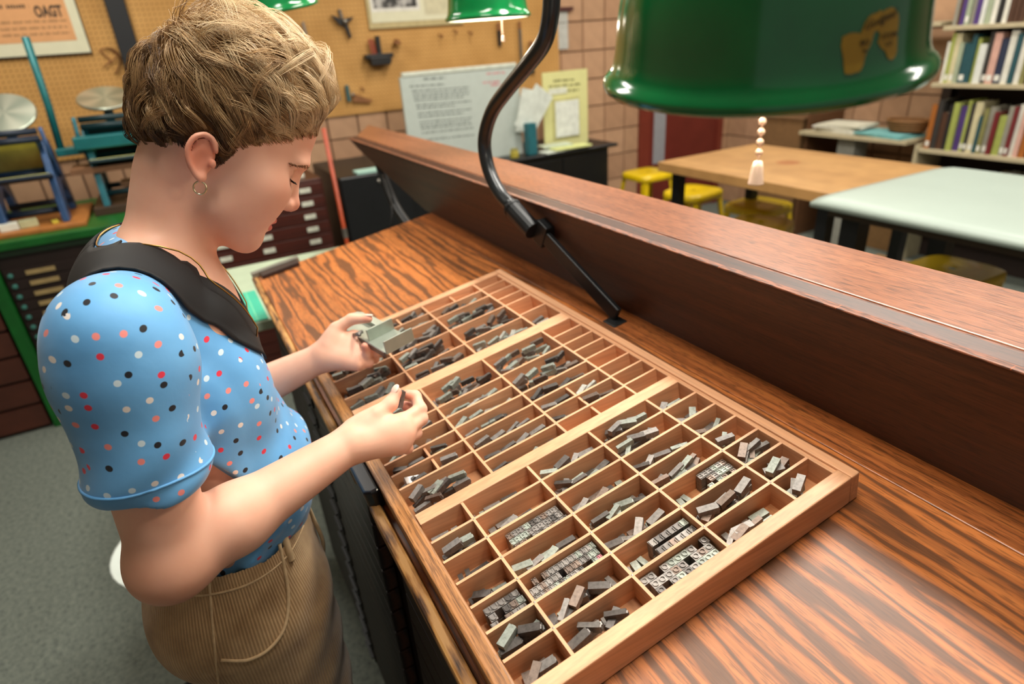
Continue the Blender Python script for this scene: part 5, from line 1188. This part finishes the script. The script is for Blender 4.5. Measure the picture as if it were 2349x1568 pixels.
GOLD = plain('old_gold', 'b98f4c', .3, .9, .1)
nk = spline([(0, -.650, 1.368), (.034, -.640, 1.362), (.058, -.612, 1.350), (.066, -.580, 1.318), (.058, -.545, 1.272), (.040, -.520, 1.225), (.014, -.508, 1.193), (.0, -.507, 1.188)], 40)
full = np.vstack([np.column_stack([XS+nk[:, 0], nk[:, 1], nk[:, 2]]), np.column_stack([XS-nk[::-1, 0], nk[::-1, 1], nk[::-1, 2]])[1:-1]])
full = hug(full, np.where((full[:, 2] < 1.345) & (full[:, 2] > 1.225), .0125, .002), 12); full = np.array([np.roll(full, q, 0) for q in (-1, 0, 1)]).mean(0)
m = MB(); m.tube(full, .0010, 5, closed=True); m.build('necklace', GOLD, person, smooth=True, label='fine gold chain necklace')
for s in (1, -1):
    c0 = H(s*72, -12, -25); m = MB(); m.tube([c0+HF*.0060*math.sin(a)+HU*.0066*math.cos(a)+EX*s*.0015*math.sin(a) for a in np.linspace(0, 2*math.pi, 28, endpoint=False)], .0010, 6, closed=True)
    m.build('earring', plain('silver_hoop', 'd9c7a4', .2, .95), person, smooth=True, label='small metal hoop earring')
# nails
NAIL = plain('finger_nail', 'eac9b8', .25, 0, .05)
def nail(tip, prev, up, r):
    tip, prev = np.array(tip), np.array(prev); d = nrm(tip-prev); up = nrm(np.array(up)-d*(np.array(up)@d)); sd = np.cross(d, up)
    M = Matrix(((sd[0], d[0], up[0], 0), (sd[1], d[1], up[1], 0), (sd[2], d[2], up[2], 0), (0, 0, 0, 1))); c = tip+d*.001+up*(r-.0014); M.translation = Vector(c)
    MB().sphere((0, 0, 0), 1, 14).mesh('x')
    MB().lathe([(math.sin(math.pi*i/8)+1e-6, -math.cos(math.pi*i/8)) for i in range(9)], 14, M@Matrix.Diagonal((.0052, .0078, .0022, 1))).build('nail', NAIL, person, smooth=True)
nail(RH['thumb'][3], RH['thumb'][2], (.35, -.55, .75), .0072); nail(LH['thumb'][3], LH['thumb'][2], (-.2, .2, 1), .0072)

# ---- brow, lashes
def strands(name, roots, dirs, lens, bend, r, mat, parent, seg=4):
    m = MB()
    for p, d, L, b in zip(roots, dirs, lens, bend):
        P = [p+d*L*t+b*L*t*t for t in np.linspace(0, 1, seg)]; m.tube(P, [r*(1-.85*t) for t in np.linspace(0, 1, seg)], 3, cap=False)
    return m.build(name, mat, parent)
def project(p, dirv, prims, d0=.02):
    ts = np.linspace(-.02, .03, 120); P = p-dirv*ts[:, None]; f = sdf(prims, P); i = int(np.argmax(f < 0)); return P[i]
BROW = plain('brow_hair', '8f6440', .6, 0, .2)
headp = body[:30]
for s in (1, -1):
    R3 = np.random.default_rng(4); ro, di, le, be = [], [], [], []
    for q in range(150):
        t = R3.uniform(); x = 14+41*t; f = 104-.012*(x-8)**2; u = 27+3.5*math.sin(t*2.6)-2*t+R3.normal(0, 1.7)*(1-.6*t)
        pd_ = nrm(EX*s*.45+HF*.9); ro.append(project(H(s*x, f, u), pd_, headp)+pd_*.0002); di.append(nrm(EX*s*.75-HF*.45+HU*.35)); le.append(.006); be.append(-HU*.25)
    strands('eyebrow', ro, di, le, be, .00036, BROW, person)
    ro, di, le, be = [], [], [], []
    for q in range(80):
        t = q/79; x = 23+21*t; f = 83.5-.028*(x-29)**2-.14*abs(x-29); u = 10.0-1.8*math.sin(math.pi*t)+2.0*t
        pd_ = nrm(EX*s*.35+HF*.9); ro.append(project(H(s*x, f, u), pd_, headp)); di.append(nrm(EX*s*(.2+.5*t)+HF*.85-HU*.55)); le.append(.0095); be.append(HU*.25)
    strands('eyelashes', ro, di, le, be, .00042, plain('lash', '3a271c', .6), person)
# ---- hair: a close cap plus clumped tapering locks flowing away from the crown
def hair_mat():
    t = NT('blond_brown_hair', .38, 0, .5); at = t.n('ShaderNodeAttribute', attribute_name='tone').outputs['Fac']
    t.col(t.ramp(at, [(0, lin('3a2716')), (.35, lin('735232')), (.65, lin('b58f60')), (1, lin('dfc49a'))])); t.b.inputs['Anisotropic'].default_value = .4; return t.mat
HAIR = hair_mat()
SKC = np.array([0, 9, 62.0]); SKR = np.array([70, 92, 80.0])
LF = [-110, -75, -62, -46, -38, -30, -10, -5, 0, 6, 12, 19, 35, 50, 75, 98, 130]
LU = [-32, -28, -18, -2, 10, 20, 22, 6, -8, 3, 18, 31, 43, 51, 64, 76, 84]
def low_u(f): return np.interp(f, LF, LU)
def hairline(x, f, u, m=0): return u > low_u(f)+m
hr = np.random.default_rng(11)
def skull(n_):
    d = hr.normal(size=(n_*3, 3)); d /= np.linalg.norm(d, axis=1)[:, None]; P = SKC+d*SKR; P = to_skull(SKC+d*rad_s(P), np.zeros(len(P)))
    m = hairline(P[:, 0], P[:, 1], P[:, 2], np.where(P[:, 1] > 40, 10, 2)); return P[m][:n_]
CROWN = np.array([6.0, -64, 108])
def envelope(p):   # hair surface thickness above skull (mm)
    f, u = p[..., 1], p[..., 2]
    top = np.clip((u-70)/60, 0, 1); m = np.clip((u-low_u(f))/28, .12, 1); return (9.5+19*top+4*np.clip((f-20)/70, 0, 1)*np.clip((u-60)/40, 0, 1)+3*np.clip((-f-40)/30, 0, 1))*m
def rad_s(p):   # the lower back of the head runs on into the nape
    R = np.broadcast_to(SKR, p.shape).copy(); R[..., 2] += 38*np.clip((25-p[..., 1])/45, 0, 1)*(p[..., 2] < SKC[2]); return R
def to_skull(p, h):
    R_s = rad_s(p); q = (p-SKC)/R_s; q = q/np.linalg.norm(q, axis=-1, keepdims=True); s = SKC+q*R_s
    n_ = q/R_s; n_ /= np.linalg.norm(n_, axis=-1, keepdims=True); return s+n_*np.asarray(h)[..., None]
def flow(p, ang):
    R_s = rad_s(p); q = (p-SKC)/R_s; n_ = q/R_s; n_ /= np.linalg.norm(n_, axis=-1, keepdims=True)
    d = p-CROWN; d /= np.linalg.norm(d, axis=-1, keepdims=True)+1e-9
    front = np.clip((p[..., 1]-5)/60, 0, 1)[..., None]; side = np.clip((np.abs(p[..., 0])-35)/30, 0, 1)[..., None]; back = np.clip((-p[..., 1]-30)/40, 0, 1)[..., None]
    lowb = np.clip((40-p[..., 2])/40, 0, 1)[..., None]
    d = d*1.0+np.array([.25, .75, -.25])*front*.9+np.array([0, .65, -.35])*side*(1-back)*.6+np.array([0, .25, -1.0])*back*.9+np.array([0, .2, -1.0])*lowb*.8
    d = d-n_*(d*n_).sum(-1, keepdims=True); d /= np.linalg.norm(d, axis=-1, keepdims=True)+1e-9
    t = np.cross(n_, d); return d*np.cos(ang)[..., None]+t*np.sin(ang)[..., None], n_
NC, PER, SEG = 950, 19, 11
roots = skull(NC); NC = len(roots)
cang = hr.normal(0, .20, NC); clen = hr.uniform(34, 66, NC)*np.clip(.55+.55*np.clip((roots[:, 2]-15)/70, 0, 1), .4, 1.1); clift = hr.uniform(.40, 1.28, NC); ctone = np.clip(hr.normal(.0, .17, NC)+(clift-.8)*.35, -.4, .45); cwave = hr.normal(0, .22, NC); cph = hr.uniform(0, 6.28, NC)
wild = hr.uniform(size=NC) < .09; clift = np.where(wild, hr.uniform(1.15, 1.6, NC), clift); cang = np.where(wild, hr.normal(0, .55, NC), cang); ctone = np.where(wild, ctone+.1, ctone)
P0 = np.repeat(roots, PER, 0)+hr.normal(0, 2.6, (NC*PER, 3)); ci = np.repeat(np.arange(NC), PER); M_ = len(P0)
ang = cang[ci]+hr.normal(0, .07, M_); L = clen[ci]*hr.uniform(.75, 1.05, M_); lift = clift[ci]*hr.uniform(.85, 1.1, M_)
pts = np.zeros((M_, SEG, 3)); p = to_skull(P0, np.full(M_, .5)); cur = p.copy(); pts[:, 0] = p
for k in range(1, SEG):
    tt = k/(SEG-1); d, n_ = flow(cur, ang+cwave[ci]*math.sin(tt*3.5)+.10*np.sin(cph[ci]+tt*4))
    cur = cur+d*(L/(SEG-1))[:, None]
    hgt = envelope(cur)*lift*math.sin(min(1, tt*1.9)*math.pi/2)*(1-.28*tt**3)
    cur2 = to_skull(cur, hgt); 
    pts[:, k] = cur2; cur = to_skull(cur, np.zeros(M_)) if False else cur2-n_*hgt[:, None]
# gather the strands of each lock towards its tip
cenl = np.zeros((NC, SEG, 3)); np.add.at(cenl, ci, pts); cenl /= PER
w = (np.linspace(0, 1, SEG)**1.3*.80)[None, :, None]; pts = pts*(1-w)+cenl[ci]*w
# end every strand at the hairline
tol = (hr.uniform(-4, 9, NC)[ci]+hr.normal(0, 1.5, M_))[:, None]; bad = pts[..., 2] < low_u(pts[..., 1])-tol; bad = np.cumsum(bad, 1) > 0
for k in range(1, SEG): pts[bad[:, k], k] = pts[bad[:, k], k-1]+1e-3
W = TR+pts[..., :1]*.001*EX+pts[..., 1:2]*.001*HF+pts[..., 2:3]*.001*HU
rad = (.00034*np.linspace(1, .25, SEG)); rad[0] = .00025
T = np.gradient(W, axis=1); T /= np.linalg.norm(T, axis=2, keepdims=True)+1e-9
u = np.cross(T, np.array([.31, .2, .93])); u /= np.linalg.norm(u, axis=2, keepdims=True)+1e-9; v = np.cross(T, u)
V = np.stack([W+(u*math.cos(a)+v*math.sin(a))*rad[None, :, None] for a in (0, 2.0944, 4.1888)], 2).reshape(-1, 3)
base = (np.arange(M_)*SEG*3)[:, None, None, None]+(np.arange(SEG-1)*3)[None, :, None, None]
j = np.arange(3); Q = np.stack([j, (j+1) % 3, (j+1) % 3+3, j+3], 1)[None, None]; F = (base+Q).reshape(-1, 4)
me = np_mesh('hair', V, F)
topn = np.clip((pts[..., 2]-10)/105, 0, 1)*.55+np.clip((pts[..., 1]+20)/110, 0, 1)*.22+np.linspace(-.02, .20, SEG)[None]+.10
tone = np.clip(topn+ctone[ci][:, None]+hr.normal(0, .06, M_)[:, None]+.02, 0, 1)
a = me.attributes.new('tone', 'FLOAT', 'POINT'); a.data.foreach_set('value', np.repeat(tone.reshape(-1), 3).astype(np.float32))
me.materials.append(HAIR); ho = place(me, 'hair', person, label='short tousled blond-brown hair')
# scalp cap under the locks
nu, nvv = 110, 70; capv = []; ok = []
for i in range(nvv+1):
    for q in range(nu):
        ph, la = 2*math.pi*q/nu, math.pi*i/nvv; d = np.array([math.sin(la)*math.cos(ph), math.sin(la)*math.sin(ph), math.cos(la)]); s_ = SKC+d*rad_s(SKC+d*SKR)
        e = .3+.42*float(envelope(s_)); n_ = nrm(d/SKR); ok.append(bool(hairline(*s_[:, None], 3 if s_[1] < 40 else 8)[0])); capv.append(H(*(s_+n_*e)))
F = [(i*nu+q, (i+1)*nu+q, (i+1)*nu+(q+1) % nu, i*nu+(q+1) % nu) for i in range(nvv) for q in range(nu)]
F = np.array([f for f in F if all(ok[k] for k in f)])
me = np_mesh('hair_base', np.array(capv), F); me.materials.append(plain('hair_base', '5a4026', .95, 0, .3, 90, spec=.05)); place(me, 'hair_base', ho)

# ================================================================== composing stick and the held sort
cs = thing('composing_stick', (.18, -.335, 1.117), 'steel composing stick with knee and head, held in the far hand', 'composing stick')
CSM = plain('nickel_steel', 'aab3a8', .42, .7, .1, 40); CSD = plain('worn_steel_edge', '6e6a66', .35, .8)
ya = math.radians(12.5); Rs = rotz(ya)@rotx(math.radians(6)); O = np.array([.182, -.334, 1.118])
lx, ly, lz = Rs[:, 0], Rs[:, 1], Rs[:, 2]
def lp(a, b, c): return O+lx*a+ly*b+lz*c
MB().prism([(-.075, -.026), (.088, -.026), (.088, .026), (-.080, .026), (-.091, .021), (-.095, .010), (-.094, -.012), (-.086, -.022)], O, lx, ly, lz, -.0016, 0).build('bed', CSM, cs, bevel=.0005)
MB().box(lp(.0, -.0268, -.004), (.166, .0022, .010), Rs).build('rail', CSD, cs, bevel=.0005)
MB().box(lp(.0865, 0, .0105), (.0030, .052, .021), Rs).build('head', CSM, cs, bevel=.0004)
MB().box(lp(.026, .002, .0100), (.0034, .048, .020), Rs).build('knee', CSM, cs, bevel=.0004)
MB().box(lp(-.012, .014, .0045), (.075, .014, .009), Rs).build('knee_slide', CSM, cs, bevel=.001)
m = MB(); m.tube([lp(.006, -.020, .010), lp(.006, -.033, .010)], .0032, 10); m.tube([lp(-.006, -.031, .006), lp(.018, -.031, .013)], .0026, 8); m.build('clamp_lever', CSD, cs, smooth=True)
hs = MB(); kk = sort_mesh(.0062, None, .0085); hsm = sort_obj(kk, 0, frame((.4352, -.3775, 1.1165), (-.0054, .0089, .018), (.7, .3, .2)), 'type_sort')
tag(hsm, 'dark type sort pinched between thumb and forefinger', 'metal type')
